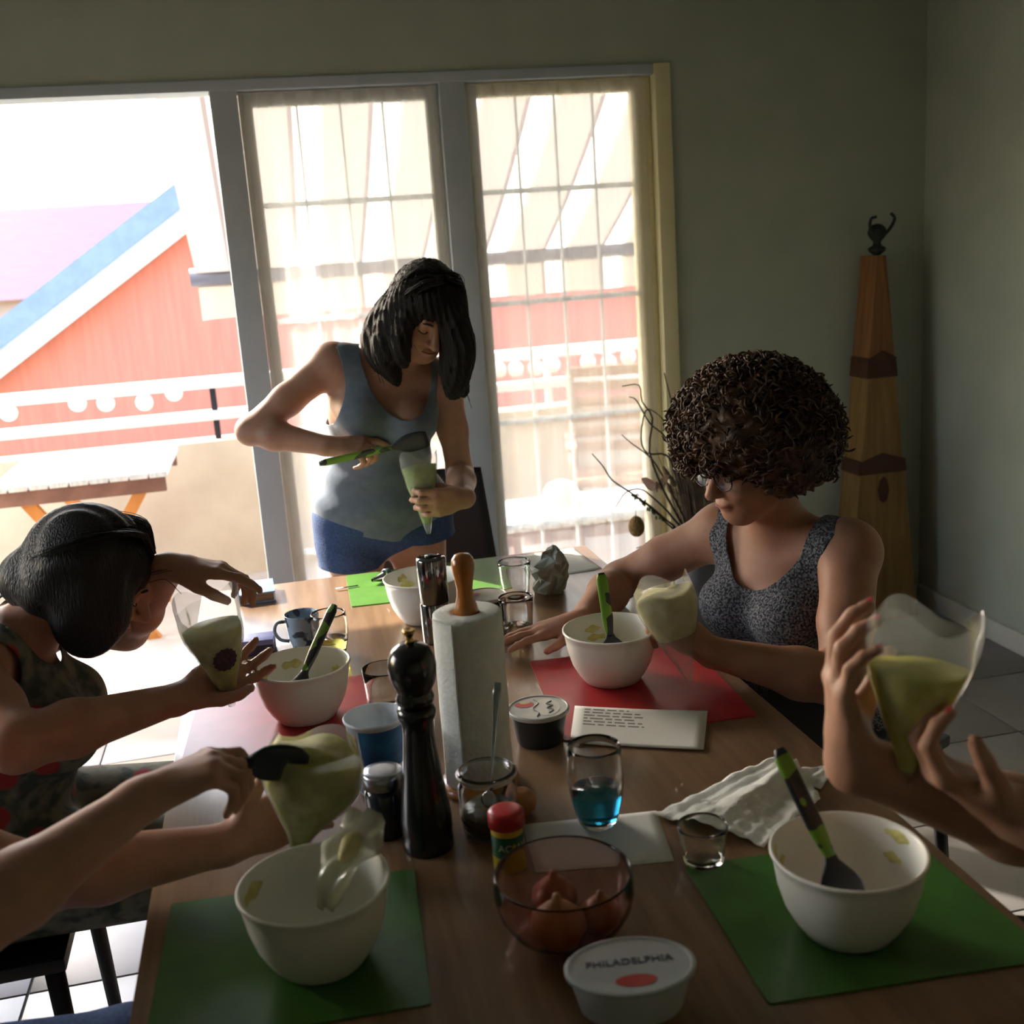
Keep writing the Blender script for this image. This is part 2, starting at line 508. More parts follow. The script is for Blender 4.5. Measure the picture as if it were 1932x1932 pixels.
for x in (1.95, AX1 - 0.08):
    mesh('folding_arm', *tube([(x, 0.05, -0.02), (x + 0.12, 0.7, AZ * 0.5 - 0.06), (x, AY - 0.02, AZ)], 0.018, 8), MATS['awning_bar'], aw)

# garden table with slatted top
m_slat = mat('weathered_slat', rgb(226, 222, 220), 0.6, col2=rgb(206, 200, 196), scale=12, stretch=(8, 1, 1))
m_gleg = mat('orange_lit_wood', rgb(214, 140, 70), 0.6, col2=rgb(190, 116, 56), scale=10, stretch=(1, 1, 0.3))  # orange light on the legs is put into their colour
m_gap = mat('brown_wood', rgb(140, 98, 84), 0.7, col2=rgb(120, 82, 70), scale=10)
gt = thing('garden_table', 'slatted garden table with slanted wood legs tinted orange as if lit on the terrace', 'garden table', (-0.83, 5.2, -0.01))
for k in range(9):
    for (y0, y1) in ((-0.35, -0.01), (0.01, 0.35)):
        x = -0.36 + k * 0.08
        MB().box(x, x + 0.072, y0, y1, 0.715, 0.74).build('slat', m_slat, gt, bevel=0.003)
MB().box(-0.34, 0.34, -0.33, -0.30, 0.65, 0.714).build('apron', m_gap, gt, bevel=0.003)
MB().box(-0.34, 0.34, 0.30, 0.33, 0.65, 0.714).build('apron', m_gap, gt, bevel=0.003)
for y in (-0.28, 0.28):
    for s in (-1, 1):
        MB().add([(s * 0.26 - .03, y - .02, 0.70), (s * 0.26 + .03, y - .02, 0.70), (s * 0.26 + .03, y + .02, 0.70), (s * 0.26 - .03, y + .02, 0.70),
                  (-s * 0.2 - .03, y - .02 + s * .022, 0.0), (-s * 0.2 + .03, y - .02 + s * .022, 0.0), (-s * 0.2 + .03, y + .02 + s * .022, 0.0), (-s * 0.2 - .03, y + .02 + s * .022, 0.0)],
                 [(0, 1, 2, 3), (7, 6, 5, 4), (0, 4, 5, 1), (1, 5, 6, 2), (2, 6, 7, 3), (3, 7, 4, 0)]).build('leg', m_gleg, gt)

# low slatted bench with a pale sun hat, and a slatted deck chair beside it
gb = thing('garden_bench', 'low slatted bench on the terrace under a pale sun hat', 'bench', (1.28, 4.68, -0.01))
for k in range(13):
    x = -0.42 + k * 0.065
    MB().box(x, x + 0.058, -0.27, 0.27, 0.40, 0.422).build('slat', m_slat, gb, bevel=0.003)
MB().box(-0.40, 0.40, -0.26, -0.23, 0.34, 0.399).build('apron', m_gap, gb, bevel=0.003)
MB().box(-0.40, 0.40, 0.23, 0.26, 0.34, 0.399).build('apron', m_gap, gb, bevel=0.003)
for x in (-0.37, 0.33):
    for y in (-0.225, 0.185):
        MB().box(x, x + 0.04, y, y + 0.04, 0, 0.339).build('leg', m_gap, gb, bevel=0.003)
m_hat = mat('straw_hat', rgb(238, 230, 216), 0.8, col2=rgb(222, 210, 190), scale=60, bump=0.2, bscale=200)
ht = thing('sun_hat', 'pale straw sun hat with a round crown lying on the terrace bench', 'hat', (1.20, 4.73, 0.412))
mesh('crown', *lathe([(0.0, 0.115), (0.03, 0.112), (0.06, 0.098), (0.078, 0.07), (0.084, 0.03), (0.086, 0.012)], 32), m_hat, ht)
v, f = lathe([(0.085, 0.014), (0.11, 0.008), (0.14, 0.003), (0.165, 0.004), (0.166, 0.001), (0.14, 0.0), (0.10, 0.004), (0.084, 0.008)], 40)
mesh('brim', v, f, m_hat, ht)
dc = thing('deck_chair', 'wooden slatted deck chair standing on the terrace beside the bench', 'chair', (1.68, 5.31, -0.01), rad(-14))
m_deck = mat('deck_wood', rgb(186, 150, 120), 0.7, col2=rgb(160, 126, 100), scale=9, stretch=(0.4, 4, 4))
for s in (-1, 1):
    mesh('back_post', *tube([(s * 0.24, 0.20, 0.0), (s * 0.24, 0.14, 0.42), (s * 0.24, 0.30, 0.92)], 0.02, 8), m_deck, dc)
    mesh('front_leg', *tube([(s * 0.24, -0.25, 0.0), (s * 0.24, -0.22, 0.40)], 0.02, 8), m_deck, dc)
    MB().box(s * 0.26 - 0.025, s * 0.26 + 0.025, -0.28, 0.24, 0.58, 0.605).build('armrest', m_deck, dc, bevel=0.004)
    mesh('arm_support', *tube([(s * 0.26, -0.23, 0.40), (s * 0.26, -0.23, 0.585)], 0.015, 8), m_deck, dc)
for k in range(6):
    z = 0.50 + k * 0.075; y = 0.14 + (z - 0.42) * 0.32
    MB().box(-0.23, 0.23, y - 0.008, y + 0.008, z, z + 0.052).build('back_slat', m_deck, dc, bevel=0.003)
for k in range(6):
    y = -0.24 + k * 0.072
    MB().box(-0.25, 0.25, y, y + 0.058, 0.40, 0.42).build('seat_slat', m_deck, dc, bevel=0.003)
# ================================================================== table and what stands on it
def wood_mat(name, c1, c2, rough=0.35, coat=0.0, axis='y', sc=14):
    st = {'y': (6, 0.5, 6), 'x': (0.5, 6, 6), 'z': (6, 6, 0.5)}[axis]
    return mat(name, c1, rough, col2=c2, scale=sc, stretch=st, bump=0.04, bscale=60, coat=coat, detail=6)
m_table = wood_mat('table_wood', rgb(140, 112, 84), rgb(118, 91, 66), 0.30, 0.2, 'y', 9)
TZ = 0.75
TX0, TX1, TY0, TY1 = -0.235, 0.778, 0.62, 2.83
tb = thing('dining_table', 'long varnished wooden dining table laid with mats, bowls and jars', 'table', ((TX0 + TX1) / 2, (TY0 + TY1) / 2, 0))
hx, hy = (TX1 - TX0) / 2, (TY1 - TY0) / 2
MB().box(-hx, hx, -hy, hy, TZ - 0.032, TZ).build('table_top', m_table, tb, bevel=0.004)
for s in (-1, 1):
    MB().box(s * (hx - 0.10) - 0.012, s * (hx - 0.10) + 0.012, -hy + 0.14, hy - 0.14, TZ - 0.12, TZ - 0.033).build('apron', m_table, tb, bevel=0.002)
    MB().box(-hx + 0.14, hx - 0.14, s * (hy - 0.10) - 0.012, s * (hy - 0.10) + 0.012, TZ - 0.12, TZ - 0.033).build('apron', m_table, tb, bevel=0.002)
    for q in (-1, 1):
        x, y = s * (hx - 0.10), q * (hy - 0.10)
        MB().box(x - 0.035, x + 0.035, y - 0.035, y + 0.035, 0, TZ - 0.033).build('leg', m_table, tb, bevel=0.004)

# ---- place mats (thin glossy boards with rounded corners)
def rounded_quad(pts, r, n=5):
    out = []
    P = [np.array(p, float) for p in pts]
    for i in range(len(P)):
        a, b, c = P[i - 1], P[i], P[(i + 1) % len(P)]
        u = (a - b) / np.linalg.norm(a - b); w = (c - b) / np.linalg.norm(c - b)
        p0, p1 = b + u * r, b + w * r
        for k in range(n + 1):
            t = k / n
            out.append((1 - t) ** 2 * p0 + 2 * t * (1 - t) * b + t * t * p1)
    return out
def slab(name, pts, z0, z1, material, r=0.006, parent=None):
    c = np.mean(np.array(pts, float), axis=0)
    q = [p - c for p in rounded_quad(pts, r)]
    n = len(q)
    v = [(p[0], p[1], 0) for p in q] + [(p[0], p[1], z1 - z0) for p in q]
    f = [tuple(range(n - 1, -1, -1)), tuple(range(n, 2 * n))] + [(i, (i + 1) % n, n + (i + 1) % n, n + i) for i in range(n)]
    o = mesh(name, v, f, material, parent, smooth=False, loc=(c[0], c[1], z0))
    return o
m_gmat = mat('green_mat', rgb(64, 112, 46), 0.34, col2=rgb(57, 102, 41), scale=20, spec=0.5)
m_gmat2 = mat('lime_mat', rgb(92, 140, 60), 0.34, col2=rgb(84, 130, 54), scale=20, spec=0.5)
m_rmat = mat('red_mat', rgb(178, 44, 48), 0.36, col2=rgb(164, 38, 44), scale=20, spec=0.5)
MT = 0.0025
MZ = TZ + MT
gm = 'thin glossy place mats'
tagit(slab('place_mat', [(0.121, 2.545), (0.505, 2.520), (0.522, 2.815), (0.128, 2.815)], TZ, MZ, m_gmat2), 'lime green place mat before the person in denim shorts', 'place mat', gm)
tagit(slab('place_mat', [(0.402, 1.660), (0.735, 1.640), (0.755, 2.005), (0.432, 2.035)], TZ, MZ, m_rmat), 'red place mat before the curly-haired person in the charcoal top', 'place mat', gm)
tagit(slab('place_mat', [(-0.222, 1.790), (0.095, 1.765), (0.113, 2.090), (-0.205, 2.120)], TZ, MZ, m_rmat), 'red place mat before the dark-haired person in the floral dress', 'place mat', gm)
tagit(slab('place_mat', [(-0.215, 1.085), (0.092, 1.070), (0.110, 1.350), (-0.205, 1.370)], TZ, MZ, m_gmat), 'green place mat beneath the pale bowl with the limp bag in it', 'place mat', gm)
tagit(slab('place_mat', [(0.437, 0.960), (0.765, 0.935), (0.755, 1.215), (0.450, 1.240)], TZ, MZ, m_gmat), 'green place mat beside the printed cream cheese tub', 'place mat', gm)

# ---- white mixing bowls
m_bowl = mat('bowl_plastic', rgb(236, 236, 228), 0.32, spec=0.5, sss=0.0, col2=rgb(230, 230, 220), scale=10)
m_dough = mat('cream_paste', rgb(196, 190, 110), 0.6, col2=rgb(216, 208, 140), scale=60, bump=0.4, bscale=90)
def bowl_prof(R=0.086, H=0.10):
    pr = [(0.0, 0.004), (0.040, 0.004), (0.046, 0.0), (0.052, 0.002), (0.062, 0.016), (0.073, 0.036), (0.080, 0.060), (0.084, 0.085), (0.0855, 0.097),
          (0.0885, 0.0985), (0.0885, 0.1015), (0.086, 0.1025), (0.0835, 0.100), (0.0815, 0.085), (0.077, 0.060), (0.070, 0.038), (0.058, 0.018), (0.044, 0.008), (0.0, 0.007)]
    return [(r * R / 0.086, z * H / 0.10) for r, z in pr]
bowl_me = None
def bowl(x, y, z, label, smears=6, seed=0, R=0.086, fill=True):
    global bowl_me
    t = thing('mixing_bowl', label, 'bowl', (x, y, z), group='white plastic mixing bowls')
    if bowl_me is None:
        b = mesh('body', *lathe(bowl_prof(), 64), m_bowl, t); bowl_me = b.data
    else:
        b = link(bpy.data.objects.new('body', bowl_me), t)
    rg = np.random.default_rng(seed)
    if fill:
        for k in range(smears):            # patches of paste left on the inner wall
            a0 = rg.uniform(0, 2 * math.pi); h0 = rg.uniform(0.045, 0.09); da = rg.uniform(0.10, 0.32); dh = rg.uniform(0.005, 0.014)
            prf = [(0.007, 0.044), (0.018, 0.058), (0.038, 0.070), (0.060, 0.077), (0.085, 0.0815), (0.100, 0.0835)]
            rad_at = lambda h: np.interp(h, [p[0] for p in prf], [p[1] for p in prf])
            nn = 10; v = []; f = []
            for i in range(nn + 1):
                u = -1 + 2 * i / nn
                for j in range(5):
                    w = -1 + 2 * j / 4
                    a = a0 + da * u; h = h0 + dh * w * math.sqrt(max(0, 1 - u * u)) * (1 + 0.3 * math.sin(5 * u + k))
                    h = min(h, 0.097)
                    th = 0.0003 + 0.0022 * (1 - u * u) * (1 - w * w)
                    r = rad_at(h) - th
                    v.append((r * math.cos(a), r * math.sin(a), h))
                if i:
                    for j in range(4): f.append(((i - 1) * 5 + j, i * 5 + j, i * 5 + j + 1, (i - 1) * 5 + j + 1))
            mesh('paste_smear', v, f, m_dough, t)
    return t
bowl(0.276, 2.385, TZ + 0.0, 'white mixing bowl at the edge of the lime green mat', 4, 1)
bowl(0.556, 1.885, MZ, 'white mixing bowl with a green handled spatula on the red mat by the recipe card', 4, 2)
bowl(-0.008, 1.925, MZ, 'white mixing bowl smeared with yellow paste on the red mat by the blue cup', 9, 3)
bowl(-0.020, 1.190, MZ, 'white mixing bowl with a limp piping bag hanging into it', 4, 4)
bowl(0.581, 1.055, MZ, 'white mixing bowl with a dark spatula on the green mat by the tub', 6, 5)

# ---- spatulas with green and black handles
def camo():
    M = bpy.data.materials.new('green_black_swirl'); t, N, L = nt(M)
    out = N.new('ShaderNodeOutputMaterial'); p = N.new('ShaderNodeBsdfPrincipled'); L.new(p.outputs[0], out.inputs[0])
    tc = N.new('ShaderNodeTexCoord'); nz = N.new('ShaderNodeTexNoise'); nz.inputs['Scale'].default_value = 34; nz.inputs['Detail'].default_value = 0.5
    L.new(tc.outputs['Object'], nz.inputs['Vector'])
    r = N.new('ShaderNodeValToRGB'); r.color_ramp.interpolation = 'CONSTANT'
    r.color_ramp.elements[0].color = rgb(34, 40, 44); r.color_ramp.elements[1].position = 0.5; r.color_ramp.elements[1].color = rgb(104, 150, 44)
    L.new(nz.outputs['Fac'], r.inputs[0]); L.new(r.outputs[0], p.inputs['Base Color']); p.inputs['Roughness'].default_value = 0.35
    return M
m_camo = camo()
m_black = mat('black_silicone', rgb(34, 40, 48), 0.45)
def flatbar(path, wdir, w, th, name, material, parent, rnd=True):
    """flat bar along path, width direction wdir, widths w(list), thickness th"""
    P = np.asarray(path, float); n = len(P)
    W = np.asarray(w, float) if not np.isscalar(w) else np.full(n, w)
    T = np.gradient(P, axis=0); wd = np.asarray(wdir, float)
    v = []; f = []; K = 10
    for i in range(n):
        d = T[i] / np.linalg.norm(T[i]); x = wd - d * (wd @ d); x /= np.linalg.norm(x); y = np.cross(d, x)
        for k in range(K):
            a = 2 * math.pi * k / K
            c, s_ = math.cos(a), math.sin(a)
            c = math.copysign(abs(c) ** 0.6, c); s_ = math.copysign(abs(s_) ** 0.6, s_)
            v.append(P[i] + x * W[i] * 0.5 * c + y * th * 0.5 * s_)
    for i in range(n - 1):
        for k in range(K):
            k2 = (k + 1) % K
            f.append((i * K + k, i * K + k2, (i + 1) * K + k2, (i + 1) * K + k))
    f.append(tuple(range(K - 1, -1, -1))); f.append(tuple((n - 1) * K + k for k in range(K)))
    return mesh(name, v, f, material, parent)
def spatula(top, neck, tip, wdir, label, hw=0.021, bw=0.05):
    top, neck, tip = (np.array(p, float) for p in (top, neck, tip))
    t = thing('spatula', label, 'spatula', tuple(tip), group='spatulas with green and black handles')
    a = top - tip; b = neck - tip
    ts = np.linspace(0, 1, 12)
    hp = [a + (b - a) * s for s in ts]
    hwid = [hw * (0.55 if s < 0.03 else 1.0 if s < 0.75 else 1.0 - (s - 0.75) * 1.6) for s in ts]
    flatbar(hp, wdir, hwid, 0.009, 'handle', m_camo, t)
    n2 = 9
    bp = [b * (1 - s) for s in np.linspace(-0.06, 1, n2)]
    bwid = [0.014] + [bw * min(1, 0.35 + 1.8 * s) * (1 if s < 0.8 else 1 - (s - 0.8) * 1.2) for s in np.linspace(0, 1, n2 - 1)]
    flatbar(bp, wdir, bwid, 0.007, 'blade', m_black, t)
    return t
spatula((0.553, 1.915, 0.952), (0.556, 1.886, 0.838), (0.559, 1.865, 0.786), (1, -0.2, 0), 'spatula standing in the bowl on the red mat by the recipe card', 0.021, 0.055)
spatula((0.064, 1.985, 0.935), (-0.002, 1.915, 0.842), (-0.030, 1.885, 0.795), (0.8, -0.6, 0.1), 'spatula leaning in the paste-smeared bowl by the blue cup')
spatula((0.530, 1.125, 0.956), (0.556, 1.050, 0.852), (0.566, 1.015, 0.788), (1, 0.2, 0.25), 'spatula leaning in the bowl by the cream cheese tub', 0.022, 0.055)

# ---- glass
def glassmat(name, col=(1, 1, 1, 1), rough=0.0):
    return mat(name, col, rough, trans=1.0, ior=1.45, spec=0.5)
m_glass = glassmat('clear_glass', (0.97, 0.985, 0.98, 1))
def tumbler(name, loc, label, R0, R1, H, wall=0.0022, base=0.006, belly=None, liquid=None, level=0.4, group=None, cat='glass', seg=48):
    t = thing(name, label, cat, loc, group=group)
    N_ = 10
    def ro(s):
        r = R0 + (R1 - R0) * s
        if belly: r += belly * math.sin(math.pi * min(1, s * 1.0)) 
        return r
    pr = [(0, 0), (R0 * 0.9, 0), (R0, 0.002)]
    pr += [(ro(s), 0.002 + (H - 0.002) * s) for s in np.linspace(0.05, 1, N_)]
    pr += [(ro(1) - wall * 0.5, H + 0.001), (ro(1) - wall, H)]
    pr += [(ro(s) - wall, base + (H - base) * s) for s in np.linspace(0.95, 0.03, N_)]
    pr += [(R0 * 0.8, base), (0, base)]
    mesh('glass_body', *lathe(pr, seg), m_glass, t)
    if liquid is not None:
        hl = base + (H - base) * level
        lp = [(0, base + 0.0004), (R0 * 0.8, base + 0.0004)] + [(ro((h - 0.002) / (H - 0.002)) - wall - 0.0004, h) for h in np.linspace(base + 0.004, hl, 8)] + [(0, hl)]
        mesh('drink', *lathe(lp, seg), liquid, t)
    return t
m_blue = mat('blue_drink', (0.02, 0.34, 0.62, 1), 0.0, trans=1.0, ior=1.33)
m_yel = mat('lime_drink', (0.62, 0.60, 0.16, 1), 0.0, trans=1.0, ior=1.33)
m_amber = mat('pale_drink', (0.75, 0.62, 0.36, 1), 0.0, trans=1.0, ior=1.33)
tumbler('tumbler', (0.377, 1.385, TZ + 0.0022), 'tumbler of bright blue drink standing on the edge of a paper towel', 0.027, 0.037, 0.118, belly=0.007, liquid=m_blue, level=0.42)
tumbler('tumbler', (0.440, 2.170, TZ), 'tumbler with a little pale drink beside the resting hand', 0.030, 0.037, 0.094, liquid=m_amber, level=0.30)
tumbler('tumbler', (0.500, 2.455, TZ), 'empty clear tumbler beside the crumpled paper bag', 0.031, 0.039, 0.088)
tumbler('tumbler', (0.057, 2.235, TZ), 'curved tumbler of lime-yellow drink beside the blue cup', 0.028, 0.036, 0.092, belly=0.006, liquid=m_yel, level=0.34)
tumbler('shot_glass', (0.478, 1.243, MZ), 'small empty glass standing at the corner of the green mat', 0.026, 0.033, 0.052)

# ---- blue patterned cup
m_cup = mat('cup_glaze', rgb(150, 172, 190), 0.25, col2=rgb(64, 74, 92), scale=42, lo=0.56, hi=0.62, detail=1)
cp = thing('cup', 'pale blue cup with dark speckles and a handle', 'cup', (0.003, 2.285, TZ))
mesh('body', *lathe([(0, 0), (0.022, 0), (0.024, 0.003), (0.030, 0.03), (0.034, 0.06), (0.036, 0.082), (0.035, 0.084), (0.0335, 0.082), (0.0315, 0.06), (0.027, 0.03), (0.021, 0.006), (0, 0.005)], 40), m_cup, cp)
mesh('handle', *tube(spline([(-0.034, 0, 0.070), (-0.052, 0, 0.068), (-0.058, 0, 0.05), (-0.048, 0, 0.032), (-0.030, 0, 0.026)], 20), 0.0038, 8), m_cup, cp)

# ---- kitchen roll on its wooden holder
m_paper = mat('tissue', rgb(228, 230, 224), 0.95, spec=0.1, col2=rgb(220, 222, 216), scale=70, bump=0.25, bscale=160)
m_honey = wood_mat('honey_wood', rgb(186, 118, 48), rgb(156, 92, 34), 0.28, 0.5, 'z', 10)
kr = thing('kitchen_roll', 'tall white kitchen roll on a wooden holder with a turned knob', 'kitchen roll', (0.241, 1.560, TZ))
mesh('base', *lathe([(0, 0), (0.058, 0), (0.061, 0.004), (0.061, 0.010), (0.057, 0.014), (0, 0.014)], 48), m_honey, kr)
v, f = [], []
# spiral outer layer gives the roll its loose edge
seg = 96; pr = []
turns = [(0.020, 0.276), (0.0215, 0.278)]
ro_ = 0.0515
prof = [(0.020, 0.0145), (ro_ - 0.002, 0.0145), (ro_, 0.018)] + [(ro_ + 0.0006 * math.sin(z * 60), z) for z in np.linspace(0.03, 0.272, 14)] + [(ro_ - 0.001, 0.279), (ro_ - 0.004, 0.281), (0.030, 0.2795), (0.021, 0.280), (0.020, 0.278), (0.020, 0.0145)]
v, f = lathe(prof, seg)
v = [(x * (1 + 0.018 * max(0, math.sin(math.atan2(y, x) * 1 + 2.2)) ** 3), y * (1 + 0.018 * max(0, math.sin(math.atan2(y, x) + 2.2)) ** 3), z) for x, y, z in v]
mesh('paper_roll', v, f, m_paper, kr)
# loose end of the sheet, standing a little off the roll
v, f = [], []
for i in range(22):
    a = rad(188 + i * 2.4); r = ro_ + 0.0015 + 0.0045 * (i / 21) ** 2
    for z in np.linspace(0.016, 0.279, 6): v.append((r * math.cos(a), r * math.sin(a), z))
    if i:
        for j in range(5): f.append(((i - 1) * 6 + j, i * 6 + j, i * 6 + j + 1, (i - 1) * 6 + j + 1))
solidify(mesh('loose_sheet', v, f, m_paper, kr), 0.0008)
mesh('core', *lathe([(0.0198, 0.015), (0.0198, 0.279), (0.0175, 0.279), (0.0175, 0.015)], 40), mat('cardboard', rgb(134, 104, 76), 0.9), kr)
mesh('knob', *lathe([(0, 0.0142), (0.010, 0.0142), (0.010, 0.268), (0.0185, 0.278), (0.0165, 0.290), (0.0125, 0.304), (0.0118, 0.316), (0.0140, 0.330), (0.0165, 0.343), (0.0172, 0.352), (0.0160, 0.361), (0.011, 0.368), (0.0, 0.3705)], 32), m_honey, kr)

# ---- pepper mills
m_mill = mat('black_lacquer', rgb(26, 28, 32), 0.22, coat=0.4)
m_brass = mat('brass', rgb(196, 160, 90), 0.25, 1.0)
pm = thing('pepper_mill', 'tall black turned pepper mill with a brass finial', 'pepper mill', (0.138, 1.405, TZ))
mesh('body', *lathe([(0, 0), (0.034, 0), (0.0355, 0.003), (0.0355, 0.016), (0.034, 0.022), (0.0355, 0.030), (0.0352, 0.052), (0.0315, 0.080), (0.0265, 0.115), (0.0228, 0.150), (0.0212, 0.175), (0.0222, 0.188), (0.0262, 0.196), (0.0268, 0.203), (0.0245, 0.208), (0.021, 0.211), (0.0, 0.211)], 48), m_mill, pm)
mesh('head', *lathe([(0, 0.212), (0.022, 0.212), (0.0255, 0.217), (0.0262, 0.224), (0.0240, 0.229), (0.0238, 0.233), (0.0290, 0.243), (0.0322, 0.256), (0.0328, 0.268), (0.0305, 0.281), (0.0245, 0.292), (0.014, 0.2985), (0.0, 0.2995)], 48), m_mill, pm)
mesh('finial', *lathe([(0, 0.2995), (0.0062, 0.2995), (0.0055, 0.303), (0.0042, 0.3065), (0.0065, 0.311), (0.0088, 0.315), (0.0080, 0.318), (0.004, 0.3165), (0.0, 0.3165)], 24), m_brass, pm)
m_chrome = mat('dark_chrome', rgb(120, 122, 126), 0.12, 1.0)
cm = thing('electric_mill', 'slim shiny steel cylinder mill behind the kitchen roll', 'mill', (0.279, 2.235, TZ))
mesh('body', *lathe([(0, 0), (0.030, 0), (0.031, 0.003), (0.031, 0.085), (0.030, 0.087)], 48), m_chrome, cm)
mesh('upper_sleeve', *lathe([(0.0295, 0.087), (0.0312, 0.088), (0.0312, 0.180), (0.0295, 0.184), (0.022, 0.186), (0, 0.1855)], 48), m_chrome, cm)
mesh('button', *lathe([(0.0, 0.186), (0.012, 0.186), (0.012, 0.1885), (0, 0.189)], 24), m_black, cm)

# ---- yoghurt tub with printed wrap
def bandmat(name, base, bands, axis='Z', rough=0.45):
    """horizontal printed bands: list of (z, colour) with constant steps"""
    M = bpy.data.materials.new(name); t, N, L = nt(M)
    out = N.new('ShaderNodeOutputMaterial'); p = N.new('ShaderNodeBsdfPrincipled'); L.new(p.outputs[0], out.inputs[0]); p.inputs['Roughness'].default_value = rough
    tc = N.new('ShaderNodeTexCoord'); sp = N.new('ShaderNodeSeparateXYZ'); L.new(tc.outputs['Object'], sp.inputs[0])
    mu = N.new('ShaderNodeMath'); mu.operation = 'MULTIPLY'; mu.inputs[1].default_value = 5.0; L.new(sp.outputs[axis], mu.inputs[0])
    r = N.new('ShaderNodeValToRGB'); r.color_ramp.interpolation = 'CONSTANT'
    e = r.color_ramp.elements; e[0].color = base
    e[1].position = bands[0][0] * 5; e[1].color = bands[0][1]
    for z, c in bands[1:]:
        q = e.new(z * 5); q.color = c
    L.new(mu.outputs[0], r.inputs[0]); L.new(r.outputs[0], p.inputs['Base Color'])
    return M
m_yw = mat('tub_white', rgb(214, 222, 228), 0.4)
yt = thing('yoghurt_tub', 'open white and blue yoghurt tub behind the dark jar', 'tub', (0.093, 1.602, TZ))
def tub_r(z): return 0.034 + (0.0455 - 0.034) * z / 0.12
mesh('body', *lathe([(0, 0), (0.033, 0), (tub_r(0), 0.002), (tub_r(0.06), 0.06), (tub_r(0.116), 0.116), (0.0475, 0.117), (0.0485, 0.120), (0.0472, 0.1225), (0.0445, 0.121), (tub_r(0.06) - 0.001, 0.06), (0.032, 0.004), (0, 0.003)], 56), m_yw, yt)
mesh('yoghurt', *lathe([(0, 0.05), (0.015, 0.051), (0.030, 0.048), (0.0375, 0.055)], 40), mat('yoghurt', rgb(196, 204, 190), 0.5, bump=0.3, bscale=70), yt)
def wrap(name, a0, a1, z0, z1, material, parent, rf, off=0.0006, n=24):
    v, f = [], []
    for i in range(n + 1):
        a = rad(a0 + (a1 - a0) * i / n)
        for z in np.linspace(z0, z1, 5): v.append(((rf(z) + off) * math.cos(a), (rf(z) + off) * math.sin(a), z))
        if i:
            for j in range(4): f.append(((i - 1) * 5 + j, i * 5 + j, i * 5 + j + 1, (i - 1) * 5 + j + 1))
    return mesh(name, v, f, material, parent)
wrap('blue_print', 230, 420, 0.048, 0.112, mat('blue_print', rgb(50, 116, 164), 0.45, col2=rgb(36, 84, 132), scale=30), yt, tub_r)
wrap('fruit_print', 150, 222, 0.055, 0.105, mat('fruit_print', rgb(176, 150, 74), 0.45, col2=rgb(196, 196, 176), scale=70, detail=2), yt, tub_r)
wrap('blue_band', 150, 420, 0.006, 0.030, mat('pale_blue_print', rgb(150, 180, 214), 0.45, col2=rgb(200, 212, 226), scale=40), yt, tub_r)

# ---- dark jar with a steel lid
dj = thing('spice_jar', 'small dark jar with a shiny steel lid beside the black pepper mill', 'jar', (0.088, 1.462, TZ))
mesh('body', *lathe([(0, 0), (0.026, 0), (0.028, 0.003), (0.028, 0.066), (0.024, 0.074), (0, 0.074)], 40), mat('dark_glass', rgb(40, 44, 52), 0.12, coat=0.3), dj)
mesh('lid', *lathe([(0.0272, 0.0745), (0.0295, 0.076), (0.0295, 0.094), (0.0275, 0.0975), (0.018, 0.0985), (0.0, 0.0985)], 40), mat('brushed_steel', rgb(170, 174, 184), 0.28, 1.0), dj)

# ---- glass jug behind the mill
jg = thing('glass_jug', 'small clear glass jug with a handle behind the black pepper mill', 'jug', (0.136, 1.905, TZ))
mesh('glass_body', *lathe([(0, 0), (0.030, 0), (0.033, 0.003), (0.036, 0.03), (0.038, 0.060), (0.040, 0.080), (0.0392, 0.0815), (0.0378, 0.080), (0.0355, 0.058), (0.0335, 0.03), (0.030, 0.007), (0, 0.006)], 44), m_glass, jg)
mesh('handle', *tube(spline([(0.036, -0.010, 0.070), (0.055, -0.016, 0.068), (0.060, -0.018, 0.045), (0.050, -0.015, 0.022), (0.035, -0.010, 0.018)], 20), 0.0042, 8), m_glass, jg)

# ---- boxes at the far left of the table
m_bluebook = mat('blue_cover', rgb(128, 172, 224), 0.35, col2=rgb(150, 188, 232), scale=20)
m_pages = mat('page_edges', rgb(180, 150, 128), 0.8, col2=rgb(120, 96, 80), scale=30, stretch=(1, 1, 40))
bk = thing('book', 'thick book with a pale blue cover near the far table corner', 'book', (-0.096, 2.735, TZ), rad(2))
MB().box(-0.040, 0.038, -0.055, 0.055, 0.003, 0.022).build('pages', m_pages, bk)
MB().box(-0.043, 0.042, -0.058, 0.058, 0.0222, 0.026).build('front_cover', m_bluebook, bk, bevel=0.001)
MB().box(-0.043, 0.042, -0.058, 0.058, 0.0, 0.0028).build('back_cover', m_bluebook, bk, bevel=0.001)
MB().box(-0.0455, -0.0431, -0.058, 0.058, 0.0, 0.026).build('spine', m_bluebook, bk, bevel=0.0008)
b2 = thing('small_box', 'small dark carton with a lilac lid beside the floral-dressed person', 'box', (-0.095, 2.32, TZ), rad(-6))
MB().box(-0.036, 0.036, -0.026, 0.026, 0, 0.022).build('tray', mat('carton_dark', rgb(64, 66, 84), 0.5), b2, bevel=0.001)
MB().box(-0.037, 0.037, -0.027, 0.027, 0.0222, 0.034).build('lid', mat('lilac_card', rgb(132, 140, 200), 0.45, col2=rgb(150, 156, 210), scale=40), b2, bevel=0.001)
b3 = thing('phone', 'dark phone with a blue-lit glass face at the left table edge', 'phone', (-0.185, 2.36, TZ), rad(8))
MB().box(-0.035, 0.035, -0.07, 0.07, 0, 0.008).build('body', mat('phone_body', rgb(30, 32, 40), 0.3, coat=0.4), b3, bevel=0.003)
MB().box(-0.031, 0.031, -0.064, 0.064, 0.0081, 0.0086).build('screen', mat('phone_glass', rgb(30, 40, 66), 0.06), b3)

